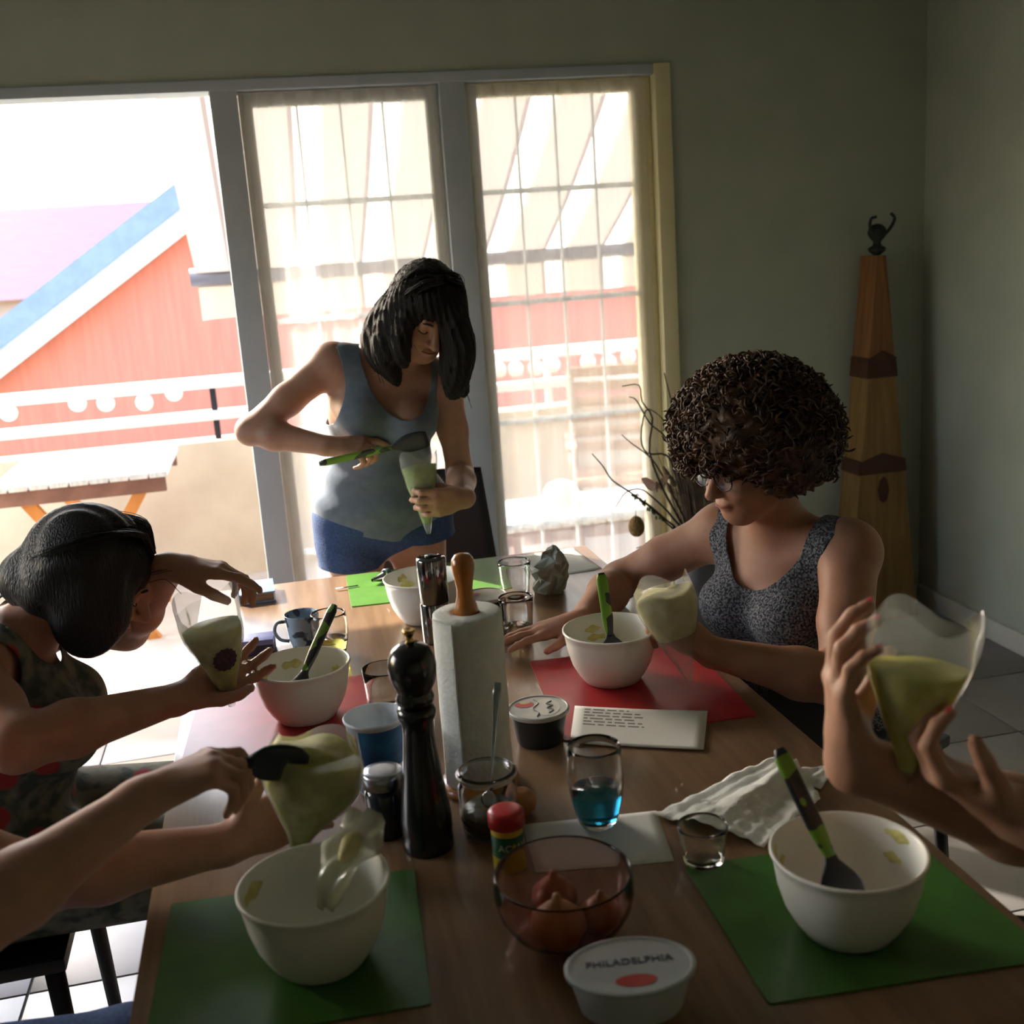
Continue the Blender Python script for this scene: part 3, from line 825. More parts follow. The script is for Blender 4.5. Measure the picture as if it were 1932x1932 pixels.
# ---- papers
m_sheet = mat('printer_paper', rgb(226, 226, 220), 0.8, col2=rgb(218, 218, 212), scale=8)
m_ink = mat('print_ink', rgb(124, 124, 122), 0.8)
def sheet(name, pts, z, label, cat, lines=0, seed=0, curl=0.0, group=None):
    P = np.array(pts, float); c = P.mean(0)
    n = 12; v = []; f = []
    def pt(u, w): return (P[0] * (1 - u) * (1 - w) + P[1] * u * (1 - w) + P[2] * u * w + P[3] * (1 - u) * w) - c
    for i in range(n + 1):
        for j in range(n + 1):
            u, w = i / n, j / n
            p = pt(u, w)
            h = curl * ((u - 0.5) ** 2 * 2 + 0.3 * (w ** 3))
            v.append((p[0], p[1], 0.0004 + h))
    for i in range(n):
        for j in range(n): f.append((i * (n + 1) + j, (i + 1) * (n + 1) + j, (i + 1) * (n + 1) + j + 1, i * (n + 1) + j + 1))
    t = thing(name, label, cat, (c[0], c[1], z), group=group)
    o = mesh('paper', v, f, m_sheet, t); solidify(o, 0.0004)
    rg = np.random.default_rng(seed)
    if lines:
        b = MB()
        for k in range(lines):
            w0 = 0.90 - 0.5 * k / lines
            u = 0.08
            end = rg.uniform(0.40, 0.62)
            while u < end:
                L_ = rg.uniform(0.03, 0.10)
                q = [pt(u, w0), pt(min(u + L_, end), w0), pt(min(u + L_, end), w0 + 0.20 / lines), pt(u, w0 + 0.20 / lines)]
                h = lambda uu, ww: curl * ((uu - 0.5) ** 2 * 2 + 0.3 * ww ** 3) + 0.0009
                b.add([(q[0][0], q[0][1], h(u, w0)), (q[1][0], q[1][1], h(u + L_, w0)), (q[2][0], q[2][1], h(u + L_, w0)), (q[3][0], q[3][1], h(u, w0))], [(0, 1, 2, 3)])
                u += L_ + 0.02
        b.build('printed_lines', m_ink, t)
    return t
sheet('paper_sheet', [(0.589, 2.577), (0.752, 2.590), (0.738, 2.812), (0.578, 2.800)], TZ, 'blank white paper sheet at the far right table corner', 'paper', 0, 1, 0.002)
sheet('recipe_card', [(0.408, 1.648), (0.600, 1.545), (0.662, 1.680), (0.455, 1.785)], MZ, 'printed white recipe card across the edge of the red mat', 'recipe card', 6, 3, 0.003)

def crumple(name, pts, z, label, amp=0.012, seed=0, n=26, material=None, cat='paper towel', ridge=None):
    P = np.array(pts, float); c = P.mean(0); rg = np.random.default_rng(seed)
    ph = rg.uniform(0, 6.28, (6,)); dr = rg.normal(0, 1, (6, 2)); fq = rg.uniform(4, 13, 6)
    v = []; f = []
    for i in range(n + 1):
        for j in range(n + 1):
            u, w = i / n, j / n
            p = (P[0] * (1 - u) * (1 - w) + P[1] * u * (1 - w) + P[2] * u * w + P[3] * (1 - u) * w) - c
            h = sum(abs(math.sin(fq[k] * (dr[k, 0] * u + dr[k, 1] * w) + ph[k])) for k in range(6)) / 6
            h = max(0, h - 0.42) * 2 * amp
            if ridge: h += ridge * math.exp(-((u - 0.45) / 0.16) ** 2) * (0.4 + 0.6 * w)
            e = 0.004 * math.sin(9 * u + ph[0]) + 0.004 * math.sin(11 * w + ph[1])
            v.append((p[0] + e, p[1] + e * 0.6, 0.0008 + h))
    for i in range(n):
        for j in range(n): f.append((i * (n + 1) + j, (i + 1) * (n + 1) + j, (i + 1) * (n + 1) + j + 1, i * (n + 1) + j + 1))
    o = mesh(name, v, f, material or m_paper, loc=(c[0], c[1], z))
    solidify(o, 0.0006)
    return tagit(o, label, cat)
crumple('paper_towel', [(0.447, 1.372), (0.560, 1.245), (0.690, 1.330), (0.705, 1.480)], MZ, 'rumpled white paper towel between the recipe card and the green mat', 0.011, 3, ridge=0.024)
crumple('paper_scrap', [(0.660, 1.375), (0.715, 1.372), (0.768, 1.425), (0.700, 1.445)], TZ, 'small torn white paper scrap at the right table edge', 0.006, 8, 14)
sheet('paper_towel', [(0.262, 1.290), (0.443, 1.258), (0.466, 1.392), (0.275, 1.418)], TZ, 'flat white paper towel lying partly under the blue drink', 'paper towel', 0, 4, 0.0006)

# ---- crumpled paper bag, upright
m_bag = mat('grey_paper_bag', rgb(170, 176, 166), 0.9, col2=rgb(150, 156, 148), scale=20, bump=0.3, bscale=60)
rg = np.random.default_rng(5)
v, f = lathe([(0, 0), (0.030, 0.0), (0.037, 0.006), (0.040, 0.020), (0.036, 0.034), (0.039, 0.048), (0.031, 0.060), (0.033, 0.072), (0.024, 0.084), (0.020, 0.094), (0.010, 0.104), (0.0, 0.112)], 17)
vv = []
for (x, y, z) in v:
    k = z / 0.112
    j = rg.normal(0, 0.0055, 3) if z > 0.003 else np.array([0, 0, 0.0])
    vv.append((x * (1 + 0.22 * math.sin(3 * math.atan2(y, x) + 40 * z)) + 0.016 * k * k + j[0], y * 0.8 + j[1] - 0.004 * k, max(0.0, z + j[2] * 0.8)))
pb = mesh('paper_bag', vv, f, m_bag, smooth=False, loc=(0.585, 2.462, TZ))
tagit(pb, 'crumpled grey paper bag standing beside the empty tumbler', 'paper bag')

# ---- tins and tubs
def oval_tub(name, loc, label, a, b, H, side_mat, lid_mat, rotz=0, lid_r=1.06, n=56, cat='tub', up=0.78):
    t = thing(name, label, cat, loc, rotz)
    def ring(s, z): return [(a * s * math.cos(2 * math.pi * i / n), b * s * math.sin(2 * math.pi * i / n), z) for i in range(n)]
    def loft(name, rings, mt):
        v = [p for r in rings for p in r]; f = []
        for k in range(len(rings) - 1):
            for i in range(n): f.append((k * n + i, k * n + (i + 1) % n, (k + 1) * n + (i + 1) % n, (k + 1) * n + i))
        f.append(tuple(range(n - 1, -1, -1))); f.append(tuple((len(rings) - 1) * n + i for i in range(n)))
        return autosmooth(mesh(name, v, f, mt, t), 40)
    loft('body', [ring(up * 0.96, 0), ring(up, 0.003), ring(0.97, H * 0.86), ring(1.0, H * 0.88)], side_mat)
    loft('lid', [ring(lid_r, H * 0.885), ring(lid_r + .01, H * 0.90), ring(lid_r + 0.01, H * 0.98), ring(lid_r - 0.02, H), ring(lid_r - 0.06, H), ring(lid_r - 0.08, H - 0.0015)], lid_mat)
    return t
m_tin = mat('tub_dark', rgb(46, 52, 54), 0.4)
m_lidw = mat('lid_print', rgb(196, 196, 188), 0.35, col2=rgb(176, 178, 176), scale=24)
m_redp = mat('red_print', rgb(198, 76, 70), 0.4)
m_grp = mat('grey_print', rgb(110, 112, 116), 0.4)
t1 = oval_tub('cheese_tub', (0.366, 1.680, TZ), 'dark cream cheese tub with a printed pale oval lid beside the recipe card', 0.048, 0.048, 0.060, m_tin, m_lidw, rad(-10), up=0.80)
def disc(name, x, y, z, rx, ry, mt, parent, n=24):
    v = [(x + rx * math.cos(2 * math.pi * i / n), y + ry * math.sin(2 * math.pi * i / n), z) for i in range(n)]
    return mesh(name, v, [tuple(range(n))], mt, parent, smooth=False)
disc('red_emblem', -0.022, 0.016, 0.0590, 0.016, 0.012, m_redp, t1)
disc('cream_emblem', -0.021, 0.023, 0.0593, 0.009, 0.006, mat('cream_print', rgb(214, 196, 150), 0.5), t1)
disc('white_emblem', 0.014, 0.0, 0.0590, 0.022, 0.034, mat('white_print', rgb(216, 212, 200), 0.4), t1)
mesh('swirl_print', *tube(spline([(-0.006, 0.034, 0.0591), (0.001, 0.016, 0.0591), (-0.009, -0.004, 0.0591), (-0.001, -0.022, 0.0591), (-0.004, -0.036, 0.0591)], 20), 0.0011, 5), m_grp, t1)
mesh('script_print', *tube(spline([(0.016, -0.026, 0.0592), (0.024, -0.014, 0.0592), (0.014, -0.006, 0.0592), (0.024, 0.004, 0.0592), (0.014, 0.012, 0.0592), (0.023, 0.022, 0.0592)], 24), 0.0012, 5), m_grp, t1)
t2 = oval_tub('cheese_tub', (0.402, 2.330, TZ), 'cream cheese tub with a pale pink printed lid behind the kitchen roll', 0.048, 0.048, 0.058, m_tin, m_lidw, 0, up=0.80)
disc('red_emblem', -0.022, 0.010, 0.0571, 0.016, 0.012, m_redp, t2)
t3 = oval_tub('cream_cheese_tub', (0.300, 1.005, TZ), 'white oval cream cheese tub lettered in blue near the pink glass bowl', 0.068, 0.048, 0.050, mat('tub_blue_white', rgb(206, 214, 218), 0.4), mat('lid_pale', rgb(196, 206, 206), 0.35, col2=rgb(184, 196, 198), scale=20), rad(-8), lid_r=1.03, up=0.82)
text_mesh('PHILADELPHIA', 0.0145, mat('navy_ink', rgb(48, 70, 110), 0.4), t3, (0.0, 0.006, 0.0490), (0, 0, 0), 'lettering')
disc('red_emblem', 0.002, -0.026, 0.0491, 0.022, 0.010, m_redp, t3)

# ---- open preserving jar with a spoon
js = thing('glass_jar', 'open clear glass jar with a small white label and clip rim', 'jar', (0.229, 1.420, TZ))
mesh('glass_body', *lathe([(0, 0), (0.036, 0), (0.040, 0.004), (0.0415, 0.03), (0.0415, 0.070), (0.038, 0.080), (0.0375, 0.084), (0.0415, 0.087), (0.0415, 0.092), (0.0385, 0.094), (0.0355, 0.093), (0.0350, 0.082), (0.0385, 0.068), (0.0385, 0.03), (0.037, 0.008), (0, 0.007)], 56), m_glass, js)
mesh('contents', *lathe([(0, 0.0075), (0.036, 0.0085), (0.038, 0.014), (0.038, 0.034), (0.02, 0.036), (0, 0.035)], 40), mat('dark_relish', rgb(74, 72, 50), 0.4, col2=rgb(96, 90, 58), scale=90, bump=0.3), js)
wrap('label', 268, 300, 0.020, 0.062, mat('label_white', rgb(188, 192, 184), 0.6), js, lambda z: 0.0416)
mesh('seal_ring', *lathe([(0.0417, 0.0865), (0.0437, 0.0875), (0.0437, 0.0895), (0.0417, 0.0905)], 48), mat('clear_seal', rgb(196, 190, 180), 0.3), js)
sp = thing('teaspoon', 'steel teaspoon standing in the open glass jar', 'spoon', (0.232, 1.418, TZ + 0.037))
m_steel = mat('steel', rgb(176, 180, 186), 0.2, 1.0)
top_ = np.array((0.028, 0.032, 0.170)); bot = np.array((0.0, 0.0, 0.022))
flatbar([top_ + (bot - top_) * s for s in np.linspace(0, 1, 10)], (1, -0.3, 0), [0.010, 0.0115, 0.010, 0.008, 0.0065, 0.0055, 0.005, 0.0048, 0.0048, 0.005], 0.0022, 'handle', m_steel, sp)
flatbar([bot * (1 - s) + np.array((-0.006, -0.004, 0.001)) * s for s in np.linspace(0, 1, 8)], (1, -0.3, 0), [0.005, 0.012, 0.019, 0.023, 0.0235, 0.021, 0.015, 0.006], 0.003, 'spoon_bowl', m_steel, sp)
# apricot-coloured round by the jar
mesh_f = lathe([(0, 0.0), (0.010, 0.001), (0.019, 0.008), (0.0215, 0.019), (0.020, 0.028), (0.012, 0.036), (0.004, 0.0375), (0.0, 0.0355)], 28)
fr = mesh('apricot', *mesh_f, mat('apricot_skin', rgb(206, 140, 84), 0.5, col2=rgb(190, 116, 66), scale=30), loc=(0.283, 1.452, TZ))
tagit(fr, 'round orange-tan apricot beside the open glass jar', 'fruit')

# ---- seasoning shaker
ss = thing('seasoning_shaker', 'seasoning shaker with red cap and yellow and green wrapper', 'shaker', (0.234, 1.318, TZ))
m_sh = bandmat('shaker_print', rgb(178, 160, 40), [(0.022, rgb(30, 92, 62)), (0.052, rgb(206, 170, 36))])
rs = lambda z: 0.0215
mesh('body', *lathe([(0, 0), (0.0205, 0), (0.0215, 0.002), (0.0215, 0.060), (0.0205, 0.0615), (0, 0.0615)], 40), m_sh, ss)
mesh('cap', *lathe([(0.0210, 0.0617), (0.0245, 0.0625), (0.0245, 0.079), (0.0225, 0.0825), (0.016, 0.0840), (0.0, 0.0845)], 40), mat('red_cap', rgb(188, 44, 46), 0.35), ss)
m_lt = mat('label_letters', rgb(206, 212, 190), 0.5)
text_mesh('AC', 0.0135, m_lt, ss, (0, 0, 0.037), (0, 0, rad(-22)), 'lettering', bend=0.0218)
text_mesh('AU', 0.0135, m_lt, ss, (0, 0, 0.037), (0, 0, rad(42)), 'lettering', bend=0.0218)
st = []
for k in range(10):
    r_ = 0.0045 if k % 2 == 0 else 0.0019; a = math.pi / 2 + k * math.pi / 5
    st.append((r_ * math.cos(a), r_ * math.sin(a)))
an = rad(10); sv = []
for (x, y) in st:
    q = x / 0.0219 + an
    sv.append((0.0221 * math.sin(q), -0.0221 * math.cos(q), 0.040 + y))
mesh('star_print', sv, [tuple(range(10))], mat('star_gold', rgb(214, 170, 40), 0.5), ss, smooth=False)

# ---- pink glass bowl with fruit
m_pink = mat('pink_glass', (0.96, 0.73, 0.74, 1), 0.02, trans=1.0, ior=1.35)
rb = thing('glass_bowl', 'round pink glass bowl holding onions near the lettered tub', 'bowl', (0.266, 1.148, TZ))
mesh('glass_body', *lathe([(0, 0), (0.038, 0), (0.048, 0.003), (0.066, 0.018), (0.079, 0.040), (0.083, 0.060), (0.0815, 0.082), (0.0805, 0.085), (0.079, 0.084), (0.0788, 0.080), (0.0800, 0.060), (0.0755, 0.041), (0.063, 0.021), (0.046, 0.007), (0, 0.006)], 64), m_pink, rb)
for (x, y, z, s, c, lb) in ((0.250, 1.118, 0.757, 1.45, 'a', 'largest tan onion low in the pink glass bowl'), (0.305, 1.130, 0.757, 1.15, 'b', 'smaller brown onion in the pink glass bowl'), (0.262, 1.182, 0.757, 1.25, 'c', 'reddish onion at the back of the pink glass bowl')):
    pv, pf = lathe([(0, 0.001), (0.006, 0.0), (0.016, 0.005), (0.0225, 0.017), (0.0215, 0.027), (0.012, 0.036), (0.005, 0.0405), (0.003, 0.047), (0.0, 0.048)], 28)
    col = {'a': (rgb(178, 120, 66), rgb(150, 92, 48)), 'b': (rgb(160, 104, 62), rgb(136, 82, 46)), 'c': (rgb(168, 92, 62), rgb(150, 78, 52))}[c]
    o = thing('onion', lb, 'onion', (x, y, z), group='onions in the pink glass bowl')
    mesh('bulb', [(p[0] * s, p[1] * s, p[2] * s) for p in pv], pf, mat('onion_' + c, col[0], 0.4, col2=col[1], scale=40, stretch=(1, 1, 0.2)), o)

# ---- metal nozzle lying on the lime mat
nz_ = thing('piping_nozzle', 'small steel piping nozzle and coupler lying on the lime green mat', 'nozzle', (0.186, 2.700, MZ), rad(30))
pv, pf = lathe([(0.004, 0.0), (0.012, 0.034), (0.013, 0.035), (0.0125, 0.037), (0.0105, 0.035), (0.003, 0.0)], 24)
mesh('cone', [(z, x, y + 0.0118) for x, y, z in pv], pf, m_steel, nz_)
pv, pf = lathe([(0.0125, 0.0), (0.0155, 0.0), (0.0155, 0.012), (0.0125, 0.012), (0.0125, 0.0)], 24)
mesh('coupler', [(z + 0.04, x, y + 0.0155) for x, y, z in pv], pf, mat('blue_grey_plastic', rgb(70, 84, 96), 0.35), nz_)
flatbar([(-0.03, 0.02, 0.003), (-0.055, 0.03, 0.003), (-0.08, 0.045, 0.003)], (0.4, 1, 0), 0.006, 0.002, 'key', m_steel, nz_)
# ================================================================== body building: smooth distance fields turned into one surface
def V3(*a): return np.array(a, float)
def unit(v):
    v = np.asarray(v, float); return v / (np.linalg.norm(v) + 1e-12)

class Field:
    def __init__(s): s.ops = []
    def cone(s, a, b, ra, rb=None, k=0.012): s.ops.append(('c', V3(*a), V3(*b), ra, ra if rb is None else rb, k)); return s
    def chain(s, pts, rs, k=0.012):
        for i in range(len(pts) - 1): s.cone(pts[i], pts[i + 1], rs[i], rs[i + 1], k)
        return s
    def ell(s, c, r, axes=None, k=0.02): s.ops.append(('e', V3(*c), V3(*r), np.eye(3) if axes is None else np.asarray(axes, float), k)); return s
    def sub(s, c, r, axes=None, k=0.006): s.ops.append(('s', V3(*c), V3(*r), np.eye(3) if axes is None else np.asarray(axes, float), k)); return s
    def merge(s, o): s.ops += o.ops; return s
    def inflated(s, t):
        n = Field()
        for o in s.ops:
            if o[0] == 'c': n.ops.append(('c', o[1], o[2], o[3] + t, o[4] + t, o[5]))
            elif o[0] == 'e': n.ops.append(('e', o[1], o[2] + t, o[3], o[4]))
        return n
    def grid(s, h, disp=None):
        lo = np.full(3, 1e9); hi = np.full(3, -1e9)
        for o in s.ops:
            if o[0] == 'c':
                for p, r in ((o[1], o[3]), (o[2], o[4])): lo = np.minimum(lo, p - r); hi = np.maximum(hi, p + r)
            elif o[0] == 'e':
                r = o[2].max(); lo = np.minimum(lo, o[1] - r); hi = np.maximum(hi, o[1] + r)
        lo -= 0.03; hi += 0.03
        n = np.ceil((hi - lo) / h).astype(int) + 1
        D = np.full(n, 0.06, np.float32)
        ax = [(lo[i] + h * np.arange(n[i])).astype(np.float32) for i in range(3)]
        for o in s.ops:
            k = o[5] if o[0] == 'c' else o[4]
            pad = 0.02 + k
            if o[0] == 'c':
                l = np.minimum(o[1] - o[3], o[2] - o[4]) - pad; u = np.maximum(o[1] + o[3], o[2] + o[4]) + pad
            else:
                r = o[2].max(); l = o[1] - r - pad; u = o[1] + r + pad
            i0 = np.clip(np.floor((l - lo) / h).astype(int), 0, n); i1 = np.clip(np.ceil((u - lo) / h).astype(int) + 1, 0, n)
            if (i1 <= i0).any(): continue
            sl = tuple(slice(i0[j], i1[j]) for j in range(3))
            X = ax[0][sl[0]][:, None, None]; Y = ax[1][sl[1]][None, :, None]; Z = ax[2][sl[2]][None, None, :]
            if o[0] == 'c':
                a, b, ra, rb = o[1], o[2], o[3], o[4]
                ab = (b - a); L2 = float(ab @ ab) + 1e-12
                t = np.clip(((X - a[0]) * ab[0] + (Y - a[1]) * ab[1] + (Z - a[2]) * ab[2]) / L2, 0, 1)
                d = np.sqrt((X - a[0] - t * ab[0]) ** 2 + (Y - a[1] - t * ab[1]) ** 2 + (Z - a[2] - t * ab[2]) ** 2) - (ra + t * (rb - ra))
            else:
                c, r, A = o[1], o[2], o[3]
                q = [((X - c[0]) * A[j][0] + (Y - c[1]) * A[j][1] + (Z - c[2]) * A[j][2]) for j in range(3)]
                k0 = np.sqrt((q[0] / r[0]) ** 2 + (q[1] / r[1]) ** 2 + (q[2] / r[2]) ** 2)
                k1 = np.sqrt((q[0] / r[0] ** 2) ** 2 + (q[1] / r[1] ** 2) ** 2 + (q[2] / r[2] ** 2) ** 2)
                d = k0 * (k0 - 1) / np.maximum(k1, 1e-6)
            cur = D[sl]
            if o[0] == 's':
                hh = np.maximum(k - np.abs(cur + d), 0) / k
                D[sl] = np.maximum(cur, -d) + hh * hh * k * 0.25
            else:
                hh = np.maximum(k - np.abs(cur - d), 0) / k
                D[sl] = np.minimum(cur, d) - hh * hh * k * 0.25
        if disp is not None:
            P = np.stack(np.meshgrid(*ax, indexing='ij'), -1)
            D = D + disp(P).astype(np.float32)
        return D, lo

def nets(D, lo, h):
    S = D < 0
    c = np.zeros(tuple(np.array(D.shape) - 1), np.uint8)
    offs = [(i, j, k) for i in (0, 1) for j in (0, 1) for k in (0, 1)]
    nx, ny, nz = D.shape
    for (i, j, k) in offs: c += S[i:nx - 1 + i, j:ny - 1 + j, k:nz - 1 + k]
    act = (c > 0) & (c < 8)
    I = np.argwhere(act)
    val = {o: D[I[:, 0] + o[0], I[:, 1] + o[1], I[:, 2] + o[2]] for o in offs}
    P = np.zeros((len(I), 3)); cnt = np.zeros(len(I))
    for a in offs:
        for axs in range(3):
            if a[axs] == 1: continue
            b = list(a); b[axs] = 1; b = tuple(b)
            va, vb = val[a], val[b]
            mk = (va < 0) != (vb < 0)
            t = np.where(mk, va / np.where(mk, va - vb, 1), 0)
            p = np.tile(np.array(a, float), (len(I), 1)); p[:, axs] += t
            P[mk] += p[mk]; cnt[mk] += 1
    V = (I + P / cnt[:, None]) * h + lo
    idm = np.full(act.shape, -1, np.int32); idm[act] = np.arange(len(I))
    Q = []
    for axs in range(3):
        sa = [slice(0, n) for n in D.shape]; sb = [slice(0, n) for n in D.shape]
        sa[axs] = slice(0, D.shape[axs] - 1); sb[axs] = slice(1, D.shape[axs])
        A, B = S[tuple(sa)], S[tuple(sb)]
        E = np.argwhere(A != B)
        b, cc = (axs + 1) % 3, (axs + 2) % 3
        E = E[(E[:, b] > 0) & (E[:, cc] > 0) & (E[:, b] < D.shape[b] - 1) & (E[:, cc] < D.shape[cc] - 1)]
        ins = A[E[:, 0], E[:, 1], E[:, 2]]
        def cell(db, dc):
            T = E.copy(); T[:, b] += db; T[:, cc] += dc
            return idm[T[:, 0], T[:, 1], T[:, 2]]
        q = np.stack([cell(-1, -1), cell(0, -1), cell(0, 0), cell(-1, 0)], 1)
        q[~ins] = q[~ins][:, ::-1]
        Q.append(q)
    return V, np.concatenate(Q)

def relax(V, Q, it=2, lam=0.5):
    e = np.concatenate([Q[:, [0, 1]], Q[:, [1, 2]], Q[:, [2, 3]], Q[:, [3, 0]]])
    e = np.concatenate([e, e[:, ::-1]])
    for k in range(it):
        for l in (lam, -lam * 1.04):
            S_ = np.zeros_like(V); n = np.zeros(len(V))
            np.add.at(S_, e[:, 0], V[e[:, 1]]); np.add.at(n, e[:, 0], 1)
            V = V + l * (S_ / np.maximum(n, 1)[:, None] - V)
    return V

def field_mesh(name, F, h, material, parent, loc, clip=None, disp=None, it=2, thick=0.0):
    D, lo = F.grid(h, disp)
    V, Q = nets(D, lo, h)
    if it: V = relax(V, Q, it)
    if clip is not None:
        T = np.concatenate([Q[:, [0, 1, 2]], Q[:, [0, 2, 3]]])
        g = clip(V)
        V, T = cut(V, T, g)
        Q = T
    loc = np.asarray(loc, float)
    me = bpy.data.meshes.new(name)
    me.from_pydata((V - loc).tolist(), [], Q.tolist())
    me.update()
    me.polygons.foreach_set('use_smooth', [True] * len(me.polygons))
    me.materials.append(material)
    o = link(bpy.data.objects.new(name, me), parent)
    if parent is None: o.location = loc
    if thick: solidify(o, thick)
    return o

def cut(V, T, g):
    """keep the part of the triangles where g > 0, cutting cleanly along g = 0"""
    s = g[T] > 0; n = s.sum(1)
    keep = T[n == 3]
    newV = [V]; newT = [keep]; base = len(V)
    for cnt_ in (1, 2):
        t = T[n == cnt_]; st = s[n == cnt_]
        if not len(t): continue
        odd = st if cnt_ == 1 else ~st
        k = odd.argmax(1); r = np.arange(len(t))
        a, b, c = t[r, k], t[r, (k + 1) % 3], t[r, (k + 2) % 3]
        fb = (g[a] / (g[a] - g[b]))[:, None]; fc = (g[a] / (g[a] - g[c]))[:, None]
        pb = V[a] + fb * (V[b] - V[a]); pc = V[a] + fc * (V[c] - V[a])
        ib = base + np.arange(len(t)); ic = ib + len(t); base += 2 * len(t)
        newV += [pb, pc]
        if cnt_ == 1: newT.append(np.stack([a, ib, ic], 1))
        else: newT += [np.stack([ib, b, c], 1), np.stack([ib, c, ic], 1)]
    V2 = np.concatenate(newV); T2 = np.concatenate(newT)
    key = np.round(V2 / 1e-5).astype(np.int64)
    _, first, inv = np.unique(key, axis=0, return_index=True, return_inverse=True)
    inv = inv.reshape(-1)
    V3_ = V2[first]; T3 = inv[T2]
    T3 = T3[(T3[:, 0] != T3[:, 1]) & (T3[:, 1] != T3[:, 2]) & (T3[:, 0] != T3[:, 2])]
    used = np.unique(T3); mp = np.full(len(V3_), -1); mp[used] = np.arange(len(used))
    return V3_[used], mp[T3]

def arm(F, sh, el, wr, r=(0.046, 0.040, 0.036, 0.025), k=0.02):
    sh, el, wr = V3(*sh), V3(*el), V3(*wr)
    F.ell(sh, (r[0] * 1.12,) * 3, k=0.03)
    F.cone(sh, sh * 0.45 + el * 0.55, r[0], r[1], k)
    F.cone(sh * 0.45 + el * 0.55, el, r[1], r[2], k)
    mid = el * 0.68 + wr * 0.32
    F.cone(el, mid, r[2], r[2] * 1.06, k)
    F.cone(mid, wr, r[2] * 1.06, r[3], k)

def leg(F, hip, kn, an, toe, r=(0.085, 0.068, 0.050, 0.052, 0.034)):
    hip, kn, an, toe = V3(*hip), V3(*kn), V3(*an), V3(*toe)
    F.cone(hip, (hip + kn) / 2, r[0], r[1], 0.04)
    F.cone((hip + kn) / 2, kn, r[1], r[2], 0.03)
    c = kn * 0.65 + an * 0.35
    F.cone(kn, c, r[2], r[3], 0.02); F.cone(c, an, r[3], r[4], 0.02)
    h = V3(an[0], an[1], 0.035)
    F.cone(an, h, r[4], 0.033, 0.015)
    F.cone(h, V3(toe[0], toe[1], 0.026), 0.034, 0.025, 0.02)

FING = [  # offset along thumb axis, knuckle length, phalanges
    (0.030, 0.088, (0.040, 0.024, 0.019)),
    (0.010, 0.092, (0.044, 0.028, 0.020)),
    (-0.010, 0.088, (0.041, 0.026, 0.020)),
    (-0.028, 0.080, (0.032, 0.020, 0.017))]
def hand(F, W, f, n, side, curl=((0.5, 0.6, 0.3),) * 4, thumb=(0.55, 0.5, 0.35), spread=0.05, sc=0.95, out=None):
    """W wrist, f toward knuckles, n palm normal (fingers curl that way), side +1 right -1 left hand.
    thumb = (out along thumb side, toward palm normal, bend)"""
    W = V3(*W); f = unit(f); n = V3(*n); n = unit(n - f * (n @ f))
    t = -np.cross(n, f) * side
    kn = []
    F.cone(W - f * 0.01, W + f * 0.03 * sc, 0.024 * sc, 0.025 * sc, 0.015)
    for i, (o, L, ph) in enumerate(FING):
        K = W + f * L * sc + t * o * sc - n * 0.004 * sc * (1 if i in (1, 2) else 0)
        kn.append(K)
        F.cone(W + f * 0.02 * sc + t * o * 0.45 * sc, K, 0.0135 * sc, 0.0112 * sc, 0.012)
        a = 0.0; p = K; cu = curl[i] if len(curl) == 4 else curl
        rr = [0.0096, 0.0088, 0.0082, 0.0068] if i < 3 else [0.0084, 0.0077, 0.0071, 0.0060]
        tips = []
        for j, l in enumerate(ph):
            a += cu[j]
            d = f * math.cos(a) + n * math.sin(a) + t * spread * (1.5 - i)
            d = unit(d)
            q = p + d * l * sc
            F.cone(p, q, rr[j] * sc, rr[j + 1] * sc, 0.0035 if j else 0.006)
            lastd = d; p = q
        if out is not None:
            nn = unit(np.cross(np.cross(lastd, f * math.sin(a) * -1 + n * math.cos(a)), lastd))
            out.append((p, lastd, -nn, rr[3] * sc))
    # thenar and thumb
    B = W + f * 0.022 * sc + t * 0.018 * sc + n * 0.006
    d1 = unit(f * 0.75 + t * thumb[0] + n * thumb[1]); M1 = B + d1 * 0.042 * sc
    d2 = unit(f * 0.85 + t * (thumb[0] - thumb[2] * 0.8) + n * thumb[1]); M2 = M1 + d2 * 0.032 * sc
    d3 = unit(f * 0.85 + t * (thumb[0] - thumb[2] * 1.6) + n * thumb[1]); M3 = M2 + d3 * 0.025 * sc
    F.cone(B, M1, 0.0165 * sc, 0.0128 * sc, 0.012); F.cone(M1, M2, 0.0115 * sc, 0.0102 * sc, 0.004); F.cone(M2, M3, 0.0102 * sc, 0.0080 * sc, 0.003)
    F.ell(W + f * 0.05 * sc - n * 0.0, (0.030 * sc, 0.036 * sc, 0.013 * sc), [f, t, n], 0.012)
    if out is not None: out.append((M3, d3, -n, 0.008 * sc))
    return W, f, t, n

